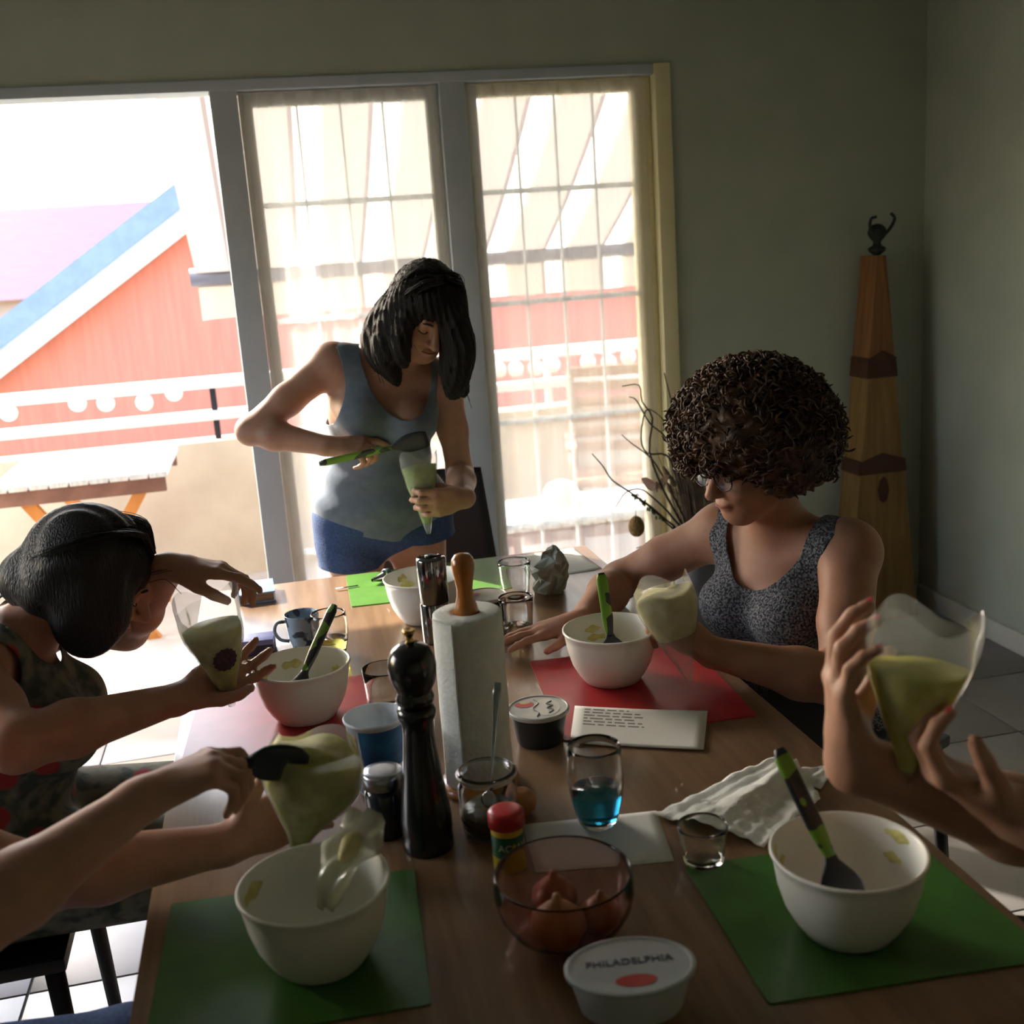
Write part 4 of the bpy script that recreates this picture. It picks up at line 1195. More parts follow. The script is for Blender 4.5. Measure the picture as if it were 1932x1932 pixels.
def head(F, c, fwd, upv, s=1.0):
    c = V3(*c); f = unit(fwd); u = V3(*upv); u = unit(u - f * (u @ f)); l = np.cross(u, f)
    A = [l, f, u]
    P = lambda a, b, d: c + (l * a + f * b + u * d) * s
    R = lambda *r: tuple(x * s for x in r)
    F.ell(P(0, -0.008, 0.022), R(0.074, 0.092, 0.086), A, 0.02)            # cranium
    F.ell(P(0, 0.030, -0.035), R(0.058, 0.060, 0.070), A, 0.03)            # face
    F.ell(P(0, 0.058, -0.088), R(0.026, 0.024, 0.022), A, 0.03)            # chin
    F.cone(P(0.045, -0.01, -0.05), P(0.012, 0.055, -0.090), 0.022 * s, 0.020 * s, 0.025)
    F.cone(P(-0.045, -0.01, -0.05), P(-0.012, 0.055, -0.090), 0.022 * s, 0.020 * s, 0.025)
    for e in (-1, 1):
        F.ell(P(e * 0.034, 0.072, -0.036), R(0.022, 0.018, 0.018), A, 0.02)     # cheek
        F.sub(P(e * 0.030, 0.092, 0.003), R(0.017, 0.012, 0.010), A, 0.012)     # socket
        F.ell(P(e * 0.030, 0.077, 0.002), R(0.013, 0.011, 0.010), A, 0.004)     # lid
        F.ell(P(e * 0.078, -0.012, -0.012), R(0.008, 0.018, 0.030), A, 0.006)   # ear
    F.cone(P(-0.030, 0.082, 0.020), P(0.030, 0.082, 0.020), 0.009 * s, 0.009 * s, 0.012)  # brow
    F.cone(P(0, 0.088, 0.008), P(0, 0.112, -0.030), 0.008 * s, 0.0115 * s, 0.008)         # nose
    for e in (-1, 1): F.ell(P(e * 0.010, 0.099, -0.034), R(0.008, 0.009, 0.007), A, 0.006)
    F.ell(P(0, 0.090, -0.057), R(0.022, 0.009, 0.0055), A, 0.005)
    F.ell(P(0, 0.088, -0.067), R(0.019, 0.009, 0.0060), A, 0.005)
    return P, A

m_skin = mat('skin', rgb(186, 144, 122), 0.5, col2=rgb(174, 130, 108), scale=18, bump=0.05, bscale=220, spec=0.35, sss=0.12)
m_skin2 = mat('skin_tan', rgb(176, 132, 108), 0.5, col2=rgb(164, 118, 96), scale=18, bump=0.05, bscale=220, spec=0.35, sss=0.12)
m_nail = mat('red_nail', rgb(176, 52, 60), 0.25)
m_hairA = mat('dark_hair', rgb(34, 27, 24), 0.5, col2=rgb(20, 16, 15), scale=60, stretch=(8, 8, 0.6), bump=0.6, bscale=60, spec=0.3)
m_hairC = mat('black_hair', rgb(22, 19, 20), 0.48, col2=rgb(14, 13, 14), scale=60, stretch=(6, 6, 1), bump=0.5, bscale=60)
m_hairB = mat('curly_hair', rgb(92, 66, 46), 0.55, col2=rgb(60, 42, 32), scale=40, bump=0.5, bscale=80)
m_lash = mat('lash', rgb(34, 24, 22), 0.6)
m_lip = mat('lip', rgb(168, 96, 88), 0.45)

def face_bits(P, A, parent, root, open_eyes=False, s=1.0):
    """lashes, brows and lips as thin pieces on the face"""
    root = np.asarray(root)
    for e in (-1, 1):
        pts = [P(e * x, y, z) - root for x, y, z in ((0.018, 0.084, -0.004), (0.026, 0.0885, -0.0075), (0.034, 0.0870, -0.0075), (0.043, 0.080, -0.004))]
        mesh('lashes', *tube(spline(pts, 10), 0.0013 * s, 5), m_lash, parent)
        pts = [P(e * x, y, z) - root for x, y, z in ((0.014, 0.093, 0.020), (0.026, 0.0935, 0.024), (0.040, 0.085, 0.021))]
        mesh('eyebrow', *tube(spline(pts, 8), [0.0026 * s] * 8 + [0.001 * s], 5), m_lash, parent)
    pts = [P(x, y, z) - root for x, y, z in ((-0.021, 0.090, -0.061), (-0.009, 0.098, -0.0605), (0, 0.0985, -0.062), (0.009, 0.098, -0.0605), (0.021, 0.090, -0.061))]
    mesh('lips', *tube(spline(pts, 12), [0.0008] + [0.0022 * s] * (len(spline(pts, 12)) - 2) + [0.0008], 6), m_lip, parent)

def nails(tips, parent, root, material):
    for (p, d, up_, r) in tips:
        F_ = frame_of(up_)
        c = p + up_ * r * 0.78 + d * r * 0.15 - np.asarray(root)
        x = unit(np.cross(d, up_)); v = []; f = []
        n = 12
        for i in range(n):
            a = 2 * math.pi * i / n
            v.append(c + x * math.cos(a) * r * 0.72 + d * math.sin(a) * r * 0.95 - up_ * (abs(math.cos(a)) ** 2) * r * 0.22)
        v.append(c + up_ * r * 0.16)
        f = [(i, (i + 1) % n, n) for i in range(n)]
        mesh('nail', v, f, material, parent)

def person(label, base):
    return thing('person', label, 'person', base)

def strands(paths, rg, count, spread, r=0.0011, wave=0.004, npts=16, mb=None):
    """many thin tubes following guide paths with offsets"""
    mb = mb or MB()
    for k in range(count):
        g = paths[rg.integers(len(paths))]
        sp_ = spline(g[0], npts)
        off = rg.normal(0, 1, 3) * g[1] * spread
        ph = rg.uniform(0, 6.28); wv = rg.normal(0, 1, 3) * wave
        t = np.linspace(0, 1, len(sp_))[:, None]
        pts = sp_ + off * (0.35 + 0.65 * t) + wv * np.sin(ph + t * rg.uniform(5, 11)) * t
        cutl = rg.integers(int(len(pts) * 0.75), len(pts) + 1)
        pts = pts[:cutl]
        v, f = tube(pts, np.linspace(r, r * 0.35, len(pts)), 4, False)
        mb.add(v, f)
    return mb
# ================================================================== piping bags
m_film = film('bag_film', (0.86, 0.9, 0.88, 1), clear=0.35, diff=0.22, rough=0.12)
def piping_bag(top, tip, R, label, fill, f0=0.3, f1=0.95, flat=0.75, bulge=0.12, flare=0.10, wid=(1, 0, 0), seed=0, sticker=None, rim_wave=0.012):
    top, tip = V3(*top), V3(*tip)
    ax = tip - top; L = np.linalg.norm(ax); d = ax / L
    x = V3(*wid); x = unit(x - d * (x @ d)); y = np.cross(d, x)
    rg = np.random.default_rng(seed); ph = rg.uniform(0, 6.28, 4)
    t = thing('piping_bag', label, 'piping bag', tuple(tip), group='plastic piping bags')
    def r_at(s):
        return R * ((1 - s) ** 0.9 * (1 + bulge * math.sin(math.pi * min(1, s * 1.2))) + flare * max(0, 0.25 - s) * 4 * 0.25) + 0.005 * min(1, s * 3)
    def surf(ss, k=1.0, wob=1.0, n=40):
        v = []
        for s in ss:
            for i in range(n):
                a = 2 * math.pi * i / n
                w = 1 + wob * (0.05 * math.sin(2 * a + ph[0] + 4 * s) + 0.035 * math.sin(5 * a + ph[1] + 9 * s) + 0.02 * math.sin(9 * a + ph[2] - 12 * s))
                r = r_at(s) * k * w
                e = -d * rim_wave * math.sin(3 * a + ph[3]) * max(0, 1 - s * 5) * wob
                v.append(top + d * L * s + x * r * math.cos(a) + y * r * flat * math.sin(a) + e - tip)
        return v, n
    def quads(m_, n): return [(k * n + i, k * n + (i + 1) % n, (k + 1) * n + (i + 1) % n, (k + 1) * n + i) for k in range(m_ - 1) for i in range(n)]
    ss = np.linspace(0, 1, 18)
    v, n = surf(ss)
    mesh('plastic_film', v, quads(18, n) + [tuple(17 * n + i for i in range(n))], m_film, t)
    ss = np.linspace(f0, f1, 12)
    v, n = surf(ss, 0.93, 0.9)
    f = quads(12, n) + [tuple(11 * n + i for i in range(n))]
    # lumpy top of the filling
    c = top + d * L * (f0 - 0.03) - tip
    v.append(c); nv = len(v) - 1
    f += [((i + 1) % n, i, nv) for i in range(n)]
    mesh('filling', v, f, fill, t)
    if sticker is not None:
        s0, a0, rr = sticker
        v = []; nn = 28
        cen = None
        for i in range(nn + 1):
            if i < nn:
                b = 2 * math.pi * i / nn; du = math.cos(b) * rr * (1 + 0.06 * math.cos(14 * b)); dv = math.sin(b) * rr * (1 + 0.06 * math.cos(14 * b))
            else: du = dv = 0
            s = s0 + dv / L; r = r_at(s) * 1.05 + 0.002; a = a0 + du / r
            v.append(top + d * L * s + x * r * math.cos(a) + y * r * flat * math.sin(a) - tip)
        mesh('round_sticker', v, [(i, (i + 1) % nn, nn) for i in range(nn)], mat('dark_sticker', rgb(50, 34, 46), 0.5, col2=rgb(74, 52, 66), scale=160), t)
    return t
m_fillg = mat('green_filling', rgb(146, 166, 92), 0.55, col2=rgb(170, 184, 116), scale=50, bump=0.25, bscale=70)
m_filly = mat('olive_filling', rgb(150, 146, 62), 0.55, col2=rgb(176, 168, 88), scale=50, bump=0.25, bscale=70)
m_fillp = mat('pale_filling', rgb(186, 178, 118), 0.55, col2=rgb(204, 196, 142), scale=50, bump=0.25, bscale=70)
m_filll = mat('lemon_filling', rgb(206, 200, 74), 0.55, col2=rgb(222, 218, 110), scale=50, bump=0.25, bscale=70)

# ================================================================== person standing at the far end of the table
A0 = V3(0.255, 3.02, 0)
pa = person('person standing in a grey tank top and denim shorts, head bowed over a piping bag', tuple(A0))
T = Field()                                  # torso only, used for the clothes as well
T.ell((0.255, 3.03, 0.86), (0.165, 0.115, 0.115), k=0.05)
T.ell((0.258, 3.03, 1.00), (0.130, 0.095, 0.12), k=0.06)
T.ell((0.278, 2.995, 1.15), (0.145, 0.105, 0.13), [(0.97, 0, -0.22), (0, 1, 0), (0.22, 0, 0.97)], k=0.06)
T.cone((0.185, 2.975, 1.275), (0.425, 2.955, 1.215), 0.052, 0.052, 0.06)
T.ell((0.222, 2.920, 1.155), (0.058, 0.055, 0.055), k=0.035)
T.ell((0.345, 2.905, 1.125), (0.058, 0.055, 0.055), k=0.035)
F = Field().merge(T)
F.cone((0.315, 2.955, 1.27), (0.372, 2.885, 1.355), 0.052, 0.048, 0.03)
PA, AA = head(F, (0.398, 2.855, 1.405), (0.13, -0.82, -0.56), (0.24, -0.40, 0.88), 0.98)
arm(F, (0.158, 2.985, 1.285), (-0.070, 2.975, 1.130), (0.120, 2.875, 1.085), (0.047, 0.040, 0.036, 0.025))
tipsA = []
hand(F, (0.124, 2.873, 1.084), (0.95, -0.20, -0.08), (0.05, 0.55, -0.83), 1, ((0.25, 0.35, 0.2), (0.8, 0.9, 0.5), (1.0, 1.1, 0.6), (1.1, 1.1, 0.6)), (0.5, 0.7, 0.4), 0.04, 0.95, tipsA)
arm(F, (0.450, 2.960, 1.225), (0.474, 2.985, 0.955), (0.450, 2.795, 0.925), (0.045, 0.039, 0.035, 0.025))
hand(F, (0.447, 2.792, 0.926), (-0.82, -0.42, 0.04), (-0.40, 0.90, 0.0), -1, ((0.40, 1.05, 0.8), (0.42, 1.05, 0.8), (0.45, 1.1, 0.8), (0.5, 1.15, 0.8)), (0.45, 0.85, 0.5), 0.03, 0.97)
leg(F, (0.170, 3.03, 0.82), (0.165, 3.00, 0.46), (0.160, 3.07, 0.09), (0.155, 2.93, 0.03))
leg(F, (0.345, 3.03, 0.82), (0.352, 3.02, 0.46), (0.358, 3.09, 0.09), (0.368, 2.95, 0.03))
field_mesh('body', F, 0.005, m_skin, pa, A0)
face_bits(PA, AA, pa, A0)
# tank top: torso grown a little, cut at neckline, armholes and hem
m_tank = mat('grey_jersey', rgb(110, 122, 134), 0.9, col2=rgb(98, 110, 124), scale=40, bump=0.15, bscale=30, sheen=0.2)
def foldsA(P):
    x, y, z = P[..., 0], P[..., 1], P[..., 2]
    w = np.clip((1.16 - z) / 0.15, 0, 1)
    return 0.004 * w * np.sin(70 * (z + 0.45 * (x - 0.25)) + 3 * np.sin(14 * x)) * np.clip((z - 0.80) / 0.1, 0, 1)
TT = T.inflated(0.009)
TT.ell((0.257, 3.035, 0.88), (0.187, 0.138, 0.12), k=0.05)
def clipA(V):
    x, y, z = V[:, 0], V[:, 1], V[:, 2]
    hem = z - (0.845 - 0.30 * np.clip(x - 0.13, -0.06, 0.14))
    # scoop neck: opening round the neck, deep at the front
    q = np.sqrt(((x - 0.318) / 0.088) ** 2 + ((z - 1.285 + 0.25 * (x - 0.318)) / np.where(y < 2.97, 0.150, 0.075)) ** 2) - 1
    neck_ = np.where(z > 1.05, q * 0.09, 1.0)
    aR = np.sqrt(((x - 0.128) / 0.062) ** 2 + ((z - 1.245) / 0.120) ** 2 + ((y - 2.98) / 0.16) ** 2) - 1
    aL = np.sqrt(((x - 0.472) / 0.062) ** 2 + ((z - 1.185) / 0.115) ** 2 + ((y - 2.96) / 0.16) ** 2) - 1
    return np.minimum.reduce([hem, neck_, aR * 0.07, aL * 0.07])
field_mesh('tank_top', TT, 0.005, m_tank, pa, A0, clip=clipA, disp=foldsA, it=2, thick=0.002)
m_denim = mat('denim', rgb(58, 84, 128), 0.85, col2=rgb(44, 64, 102), scale=160, bump=0.2, bscale=260)
S = Field()
S.ell((0.256, 3.03, 0.86), (0.184, 0.134, 0.125), k=0.04)
S.cone((0.170, 3.03, 0.83), (0.166, 3.012, 0.66), 0.106, 0.100, 0.03)
S.cone((0.345, 3.03, 0.83), (0.350, 3.018, 0.66), 0.106, 0.100, 0.03)
clipS = lambda V: np.minimum(V[:, 2] - (0.728 + 0.004 * np.sin(30 * V[:, 0])) - 0.055 * np.clip((V[:, 0] - 0.22) / 0.10, 0, 1), 0.955 - V[:, 2])
field_mesh('denim_shorts', S, 0.006, m_denim, pa, A0, clip=clipS, disp=lambda P: 0.002 * np.sin(60 * P[..., 2] + 20 * P[..., 0]), thick=0.003)
# long dark hair
H = Field()
cH, fH, uH = V3(0.398, 2.855, 1.405), unit((0.26, -0.66, -0.70)), None
lH, fH, uH = AA
PH = lambda a, b, d: cH + lH * a + fH * b + uH * d
H.ell(PH(0, -0.016, 0.030), (0.088, 0.104, 0.096), AA, 0.02)
H.ell(PH(0, -0.070, -0.02), (0.078, 0.050, 0.085), AA, 0.03)
H.sub(PH(0.0, 0.115, -0.050), (0.062, 0.075, 0.080), AA, 0.012)
locks = []
def lock(F_, pts, rs, k=0.018):
    sp_ = spline(pts, 14); r_ = np.interp(np.linspace(0, 1, len(sp_)), np.linspace(0, 1, len(rs)), rs)
    F_.chain(sp_, r_, k); locks.append((pts, float(np.mean(rs))))
lock(H, [PH(0.050, 0.02, 0.06), (0.450, 2.800, 1.395), (0.462, 2.790, 1.32), (0.450, 2.800, 1.26), (0.464, 2.815, 1.205)], [0.035, 0.040, 0.038, 0.032, 0.014])
lock(H, [PH(0.040, 0.03, 0.06), (0.462, 2.795, 1.37), (0.470, 2.785, 1.30), (0.452, 2.795, 1.24), (0.442, 2.80, 1.195)], [0.024, 0.026, 0.030, 0.030, 0.012])
lock(H, [PH(0.055, -0.03, 0.03), (0.468, 2.850, 1.36), (0.474, 2.840, 1.29), (0.468, 2.845, 1.23), (0.482, 2.850, 1.185)], [0.028, 0.030, 0.027, 0.020, 0.007])
lock(H, [PH(-0.060, 0.0, 0.05), (0.312, 2.840, 1.390), (0.290, 2.845, 1.335), (0.292, 2.850, 1.285), (0.310, 2.850, 1.235)], [0.030, 0.034, 0.032, 0.026, 0.010])
lock(H, [PH(-0.065, -0.03, 0.02), (0.288, 2.880, 1.385), (0.268, 2.890, 1.34), (0.270, 2.885, 1.30), (0.285, 2.880, 1.26)], [0.030, 0.034, 0.030, 0.022, 0.008])
lock(H, [PH(-0.050, 0.03, 0.05), (0.330, 2.800, 1.375), (0.322, 2.795, 1.325), (0.328, 2.805, 1.28)], [0.020, 0.020, 0.018, 0.008])
hA = field_mesh('hair', H, 0.005, m_hairA, pa, A0, disp=lambda P: 0.0022 * np.sin(44 * np.arctan2(P[..., 0] - 0.40, P[..., 1] - 2.86) + 5 * np.sin(16 * P[..., 2])) + 0.0012 * np.sin(97 * np.arctan2(P[..., 0] - 0.40, P[..., 1] - 2.86)), it=1)
rgA = np.random.default_rng(11)
gl = [([np.asarray(p) - A0 for p in l[0]], l[1]) for l in locks]
for k in range(26):                         # crown strands from the parting over the skull
    a = rgA.uniform(-1, 1); bq = rgA.uniform(-0.6, 0.6)
    gl.append(([PH(0.01 * a, 0.03 + 0.05 * bq, 0.128) - A0, PH(0.062 * a, 0.02 + 0.06 * bq, 0.112) - A0, PH(0.092 * a, 0.0 + 0.05 * bq, 0.06) - A0, PH(0.094 * a, -0.02 + 0.03 * bq, 0.0) - A0], 0.006))
strands(gl, rgA, 420, 0.75, 0.0013, 0.006).build('hair_strands', m_hairA, hA, smooth=True)
# ring on the hand that steadies the spatula
mesh('ring', *tube([V3(0.225, 2.845, 1.068) - A0 + V3(0, 0.0095 * math.cos(a), 0.0095 * math.sin(a)) for a in np.linspace(0, 2 * math.pi, 20)], 0.0012, 6), mat('silver', rgb(210, 210, 214), 0.2, 1.0), pa)
piping_bag((0.340, 2.800, 1.055), (0.350, 2.795, 0.842), 0.046, 'piping bag of green filling in the fist of the person in denim shorts', m_fillg, 0.16, 0.86, seed=2)
spatula((0.092, 2.812, 1.052), (0.275, 2.790, 1.078), (0.365, 2.765, 1.096), (0.15, -0.35, 1), 'spatula held level over a piping bag by the person in denim shorts', 0.019, 0.052)

# ================================================================== curly-haired person seated on the right
B0 = V3(1.04, 2.08, 0)
pb_ = person('person with curly brown hair and glasses in a charcoal marled top, seated at the table', tuple(B0))
fB = unit((-0.88, -0.47, 0)); lB = unit((0.47, -0.88, 0)); uB = V3(0, 0, 1)
AxB = [lB, fB, uB]
T = Field()
T.ell((1.055, 2.085, 0.555), (0.180, 0.130, 0.115), AxB, 0.05)
T.ell((1.015, 2.060, 0.68), (0.150, 0.115, 0.13), AxB, 0.06)
T.ell((0.990, 2.050, 0.815), (0.155, 0.112, 0.125), AxB, 0.06)
T.cone((1.045, 1.945, 0.930), (0.920, 2.165, 0.930), 0.054, 0.054, 0.06)
for s in (-1, 1):
    c = V3(0.990, 2.050, 0.795) + lB * 0.068 * s + fB * 0.085
    T.ell(c, (0.066, 0.062, 0.062), AxB, 0.03)
F = Field().merge(T)
F.cone((0.975, 2.045, 0.955), (0.925, 2.015, 1.055), 0.056, 0.052, 0.03)
PB, AB = head(F, (0.893, 2.000, 1.118), (-0.92, -0.26, -0.26), (-0.15, -0.05, 1), 1.0)
arm(F, (1.062, 1.925, 0.925), (0.945, 1.735, 0.740), (0.715, 1.795, 0.815), (0.056, 0.050, 0.043, 0.027))
hand(F, (0.712, 1.796, 0.817), (-0.72, 0.18, 0.62), (-0.35, 0.80, -0.30), -1, ((0.8, 1.0, 0.6), (0.85, 1.05, 0.6), (0.9, 1.1, 0.6), (0.9, 1.1, 0.6)), (0.6, 0.55, 0.4), 0.02, 0.97)
arm(F, (0.905, 2.185, 0.925), (0.715, 2.325, 0.800), (0.560, 2.105, 0.795), (0.054, 0.048, 0.041, 0.026))
hand(F, (0.555, 2.100, 0.795), (-0.98, -0.06, -0.06), (0, 0.0, -1), 1, ((0.05, 0.15, 0.1), (0.02, 0.12, 0.08), (0.04, 0.14, 0.1), (0.10, 0.18, 0.1)), (0.8, 0.12, 0.3), 0.06, 0.95)
LB = Field()
for (h_, k_, a_, t_) in (((1.02, 1.99, 0.555), (0.62, 1.80, 0.535), (0.64, 1.83, 0.09), (0.52, 1.78, 0.03)), ((0.985, 2.14, 0.555), (0.58, 2.04, 0.535), (0.62, 2.06, 0.09), (0.50, 2.02, 0.03))):
    leg(F, h_, k_, a_, t_)
    LB.cone(h_, k_, 0.098, 0.068, 0.03); LB.cone(k_, a_, 0.068, 0.052, 0.02)
LB.ell((1.055, 2.085, 0.545), (0.190, 0.140, 0.105), AxB, 0.04)
field_mesh('body', F, 0.005, m_skin2, pb_, B0)
field_mesh('trousers', LB, 0.007, mat('black_cotton', rgb(36, 38, 44), 0.9), pb_, B0, clip=lambda V: V[:, 2] - 0.11)
face_bits(PB, AB, pb_, B0)
# marled tank top
m_marl = mat('marled_knit', rgb(40, 44, 52), 0.95, col2=rgb(128, 132, 140), scale=230, bump=0.5, bscale=260, lo=0.40, hi=0.64, detail=2)
TT = T.inflated(0.009)
def clipB(V):
    q = V - V3(0.975, 2.045, 0.0)
    a = q @ lB; b = q @ fB; z = V[:, 2]
    # deep scoop neck at the front, shallow at the back
    nk = np.sqrt((a / 0.098) ** 2 + ((z - 0.985) / np.where(b > 0.0, 0.135, 0.05)) ** 2) - 1
    nk = np.where(z > 0.80, nk * 0.09, 1)
    sL = V3(1.085, 1.895, 0.885); sR = V3(0.890, 2.215, 0.885)
    def ah(c):
        w = V - c
        return (np.sqrt((w @ lB / 0.062) ** 2 + (w[:, 2] / 0.118) ** 2 + (w @ fB / 0.18) ** 2) - 1) * 0.07
    return np.minimum.reduce([nk, ah(sL), ah(sR), z - 0.545])
field_mesh('tank_top', TT, 0.005, m_marl, pb_, B0, clip=clipB, disp=lambda P: 0.002 * np.sin(55 * P[..., 2] + 9 * P[..., 0] * 3), thick=0.003)
# curls
H = Field()
cB = V3(0.912, 2.018, 1.172)
H.ell(cB, (0.140, 0.140, 0.128), k=0.03)
H.ell(cB + V3(0.075, 0.03, -0.045), (0.080, 0.110, 0.085), k=0.03)
H.ell(cB + V3(-0.06, -0.01, 0.01), (0.095, 0.12, 0.10), k=0.03)
H.ell(cB + V3(0.03, -0.06, -0.04), (0.10, 0.08, 0.085), k=0.03)
H.sub(PB(0.0, 0.100, -0.068), (0.10, 0.100, 0.082), AB, 0.012)
def frizz(P):
    x, y, z = P[..., 0], P[..., 1], P[..., 2]
    return 0.006 * np.sin(95 * x + 4 * np.sin(60 * z)) * np.sin(90 * y + 3 * np.sin(70 * x)) + 0.004 * np.sin(150 * z + 5 * np.sin(80 * y))
hB = field_mesh('hair', H, 0.006, m_hairB, pb_, B0, disp=frizz, it=0)
rgB = np.random.default_rng(21); mbh = MB()
fc = PB(0.0, 0.085, -0.055)
cnt = 0
while cnt < 1700:
    d = unit(rgB.normal(0, 1, 3))
    if d[2] < -0.55: continue
    p = cB + d * V3(0.150, 0.148, 0.138) * rgB.uniform(0.92, 1.04) + V3(0.012, 0.005, -0.008) * (1 - d[2]) + V3(-0.022, 0, 0) * max(0, -d[0])
    w = p - fc
    if np.linalg.norm([w @ AB[0] / 0.100, w @ AB[1] / 0.115, w @ AB[2] / 0.076]) < 1.0: continue
    cnt += 1
    tdir = unit(np.cross(d, rgB.normal(0, 1, 3)) + d * 0.35 - V3(0, 0, 0.35))
    x, y, z = frame_of(tdir)
    L_ = rgB.uniform(0.03, 0.06); rr = rgB.uniform(0.005, 0.010); tn = rgB.uniform(1.2, 2.4); ph = rgB.uniform(0, 6.28)
    s = np.linspace(0, 1, 13)
    pts = p + np.outer(s - 0.4, tdir) * L_ + np.outer(np.cos(ph + s * tn * 6.28), x) * rr + np.outer(np.sin(ph + s * tn * 6.28), y) * rr
    v, f = tube(pts - B0, np.array([0.0012] + [0.0022] * 11 + [0.0008]), 4, False)
    mbh.add(v, f)
mbh.build('hair_curls', m_hairB, hB, smooth=True)
# glasses
m_spec = mat('spectacle_frame', rgb(60, 50, 54), 0.25, 0.7)
for e in (-1, 1):
    ring = [PB(e * 0.033 + 0.026 * math.cos(a), 0.104 - 0.004 * abs(math.cos(a)), 0.000 + 0.019 * math.sin(a)) - B0 for a in np.linspace(0, 2 * math.pi, 25)]
    lr = mesh('lens_rim', *tube(ring, 0.0014, 6, False), m_spec, pb_)
    mesh('lens', ring[:-1], [tuple(range(24))], film('lens_film', (0.9, 0.95, 1, 1), clear=0.2, diff=0.03, rough=0.02), lr, smooth=False)
    mesh('temple', *tube(spline([PB(e * 0.060, 0.100, 0.006) - B0, PB(e * 0.076, 0.05, 0.006) - B0, PB(e * 0.080, -0.01, 0.008) - B0], 8), 0.0014, 6), m_spec, pb_)
mesh('bridge', *tube([PB(-0.008, 0.106, 0.004) - B0, PB(0, 0.1095, 0.007) - B0, PB(0.008, 0.106, 0.004) - B0], 0.0013, 6), m_spec, pb_)
piping_bag((0.632, 1.815, 0.952), (0.668, 1.775, 0.772), 0.050, 'piping bag folded open over the fist of the curly-haired person', m_fillp, 0.10, 0.55, flat=0.85, bulge=0.3, seed=4)

# ================================================================== dark-haired person in a floral dress, seated on the left
C0 = V3(-0.52, 1.98, 0)
pc = person('person with black hair in a dark floral dress, leaning over a stickered piping bag', tuple(C0))
fC = unit((0.99, 0.02, 0)); lC = np.cross(V3(0, 0, 1), fC); AxC = [lC, fC, V3(0, 0, 1)]
T = Field()
T.ell((-0.60, 1.98, 0.555), (0.175, 0.13, 0.115), AxC, 0.05)
T.ell((-0.555, 1.98, 0.68), (0.145, 0.115, 0.13), AxC, 0.06)
T.ell((-0.515, 1.98, 0.81), (0.150, 0.112, 0.125), AxC, 0.06)
T.cone((-0.520, 1.855, 0.955), (-0.490, 2.105, 0.940), 0.054, 0.054, 0.06)
for s in (-1, 1): T.ell(V3(-0.43, 1.98 + 0.068 * s, 0.795), (0.064, 0.06, 0.06), AxC, 0.03)
F = Field().merge(T)
F.cone((-0.47, 1.98, 0.950), (-0.405, 1.985, 1.015), 0.054, 0.050, 0.03)
PC, AC = head(F, (-0.345, 1.99, 1.040), (0.84, 0.02, -0.54), (0.45, 0, 0.89), 0.98)
arm(F, (-0.530, 1.838, 0.955), (-0.430, 1.662, 0.885), (-0.215, 1.842, 0.852), (0.050, 0.045, 0.040, 0.026))
hand(F, (-0.209, 1.848, 0.850), (0.80, 0.42, 0.20), (0.05, -0.80, 0.55), 1, ((0.30, 0.50, 0.3), (0.32, 0.5, 0.3), (0.35, 0.55, 0.3), (0.4, 0.6, 0.3)), (0.75, 0.6, 0.4), 0.10, 0.97)
arm(F, (-0.475, 2.125, 0.935), (-0.325, 2.150, 0.890), (-0.215, 1.985, 1.040), (0.048, 0.044, 0.038, 0.026))
hand(F, (-0.213, 1.983, 1.043), (0.92, -0.20, -0.12), (-0.05, -0.10, -1), -1, ((0.15, 0.25, 0.15), (0.35, 0.7, 0.4), (0.45, 0.8, 0.5), (0.5, 0.9, 0.5)), (0.25, 0.40, 0.3), 0.02, 1.0)
LC = Field()
for s in (-1, 1):
    h_, k_, a_, t_ = (-0.56, 1.98 + 0.09 * s, 0.555), (-0.16, 1.98 + 0.11 * s, 0.535), (-0.18, 1.98 + 0.11 * s, 0.09), (-0.06, 1.98 + 0.12 * s, 0.03)
    leg(F, h_, k_, a_, t_)
    LC.cone(h_, k_, 0.105, 0.082, 0.04)
field_mesh('body', F, 0.005, m_skin2, pc, C0)
face_bits(PC, AC, pc, C0)
def floral():
    M = bpy.data.materials.new('floral_cotton'); t, N, L = nt(M)
    out = N.new('ShaderNodeOutputMaterial'); p = N.new('ShaderNodeBsdfPrincipled'); L.new(p.outputs[0], out.inputs[0]); p.inputs['Roughness'].default_value = 0.9
    tc = N.new('ShaderNodeTexCoord')
    vo = N.new('ShaderNodeTexVoronoi'); vo.inputs['Scale'].default_value = 13; L.new(tc.outputs['Object'], vo.inputs['Vector'])
    r = N.new('ShaderNodeValToRGB'); r.color_ramp.elements[0].color = (1, 1, 1, 1); r.color_ramp.elements[1].color = (0, 0, 0, 1)
    r.color_ramp.elements[0].position = 0.22; r.color_ramp.elements[1].position = 0.30; L.new(vo.outputs['Distance'], r.inputs[0])
    nz = N.new('ShaderNodeTexNoise'); nz.inputs['Scale'].default_value = 26; L.new(tc.outputs['Object'], nz.inputs['Vector'])
    g = N.new('ShaderNodeValToRGB'); g.color_ramp.elements[0].position = 0.42; g.color_ramp.elements[1].position = 0.6
    g.color_ramp.elements[0].color = rgb(112, 112, 96); g.color_ramp.elements[1].color = rgb(58, 70, 62); L.new(nz.outputs['Fac'], g.inputs[0])
    mx = N.new('ShaderNodeMixRGB'); L.new(r.outputs[0], mx.inputs[0]); L.new(g.outputs[0], mx.inputs[1]); mx.inputs[2].default_value = rgb(150, 48, 50)
    L.new(mx.outputs[0], p.inputs['Base Color'])
    return M
m_floral = floral()
TT = T.inflated(0.010).merge(LC)
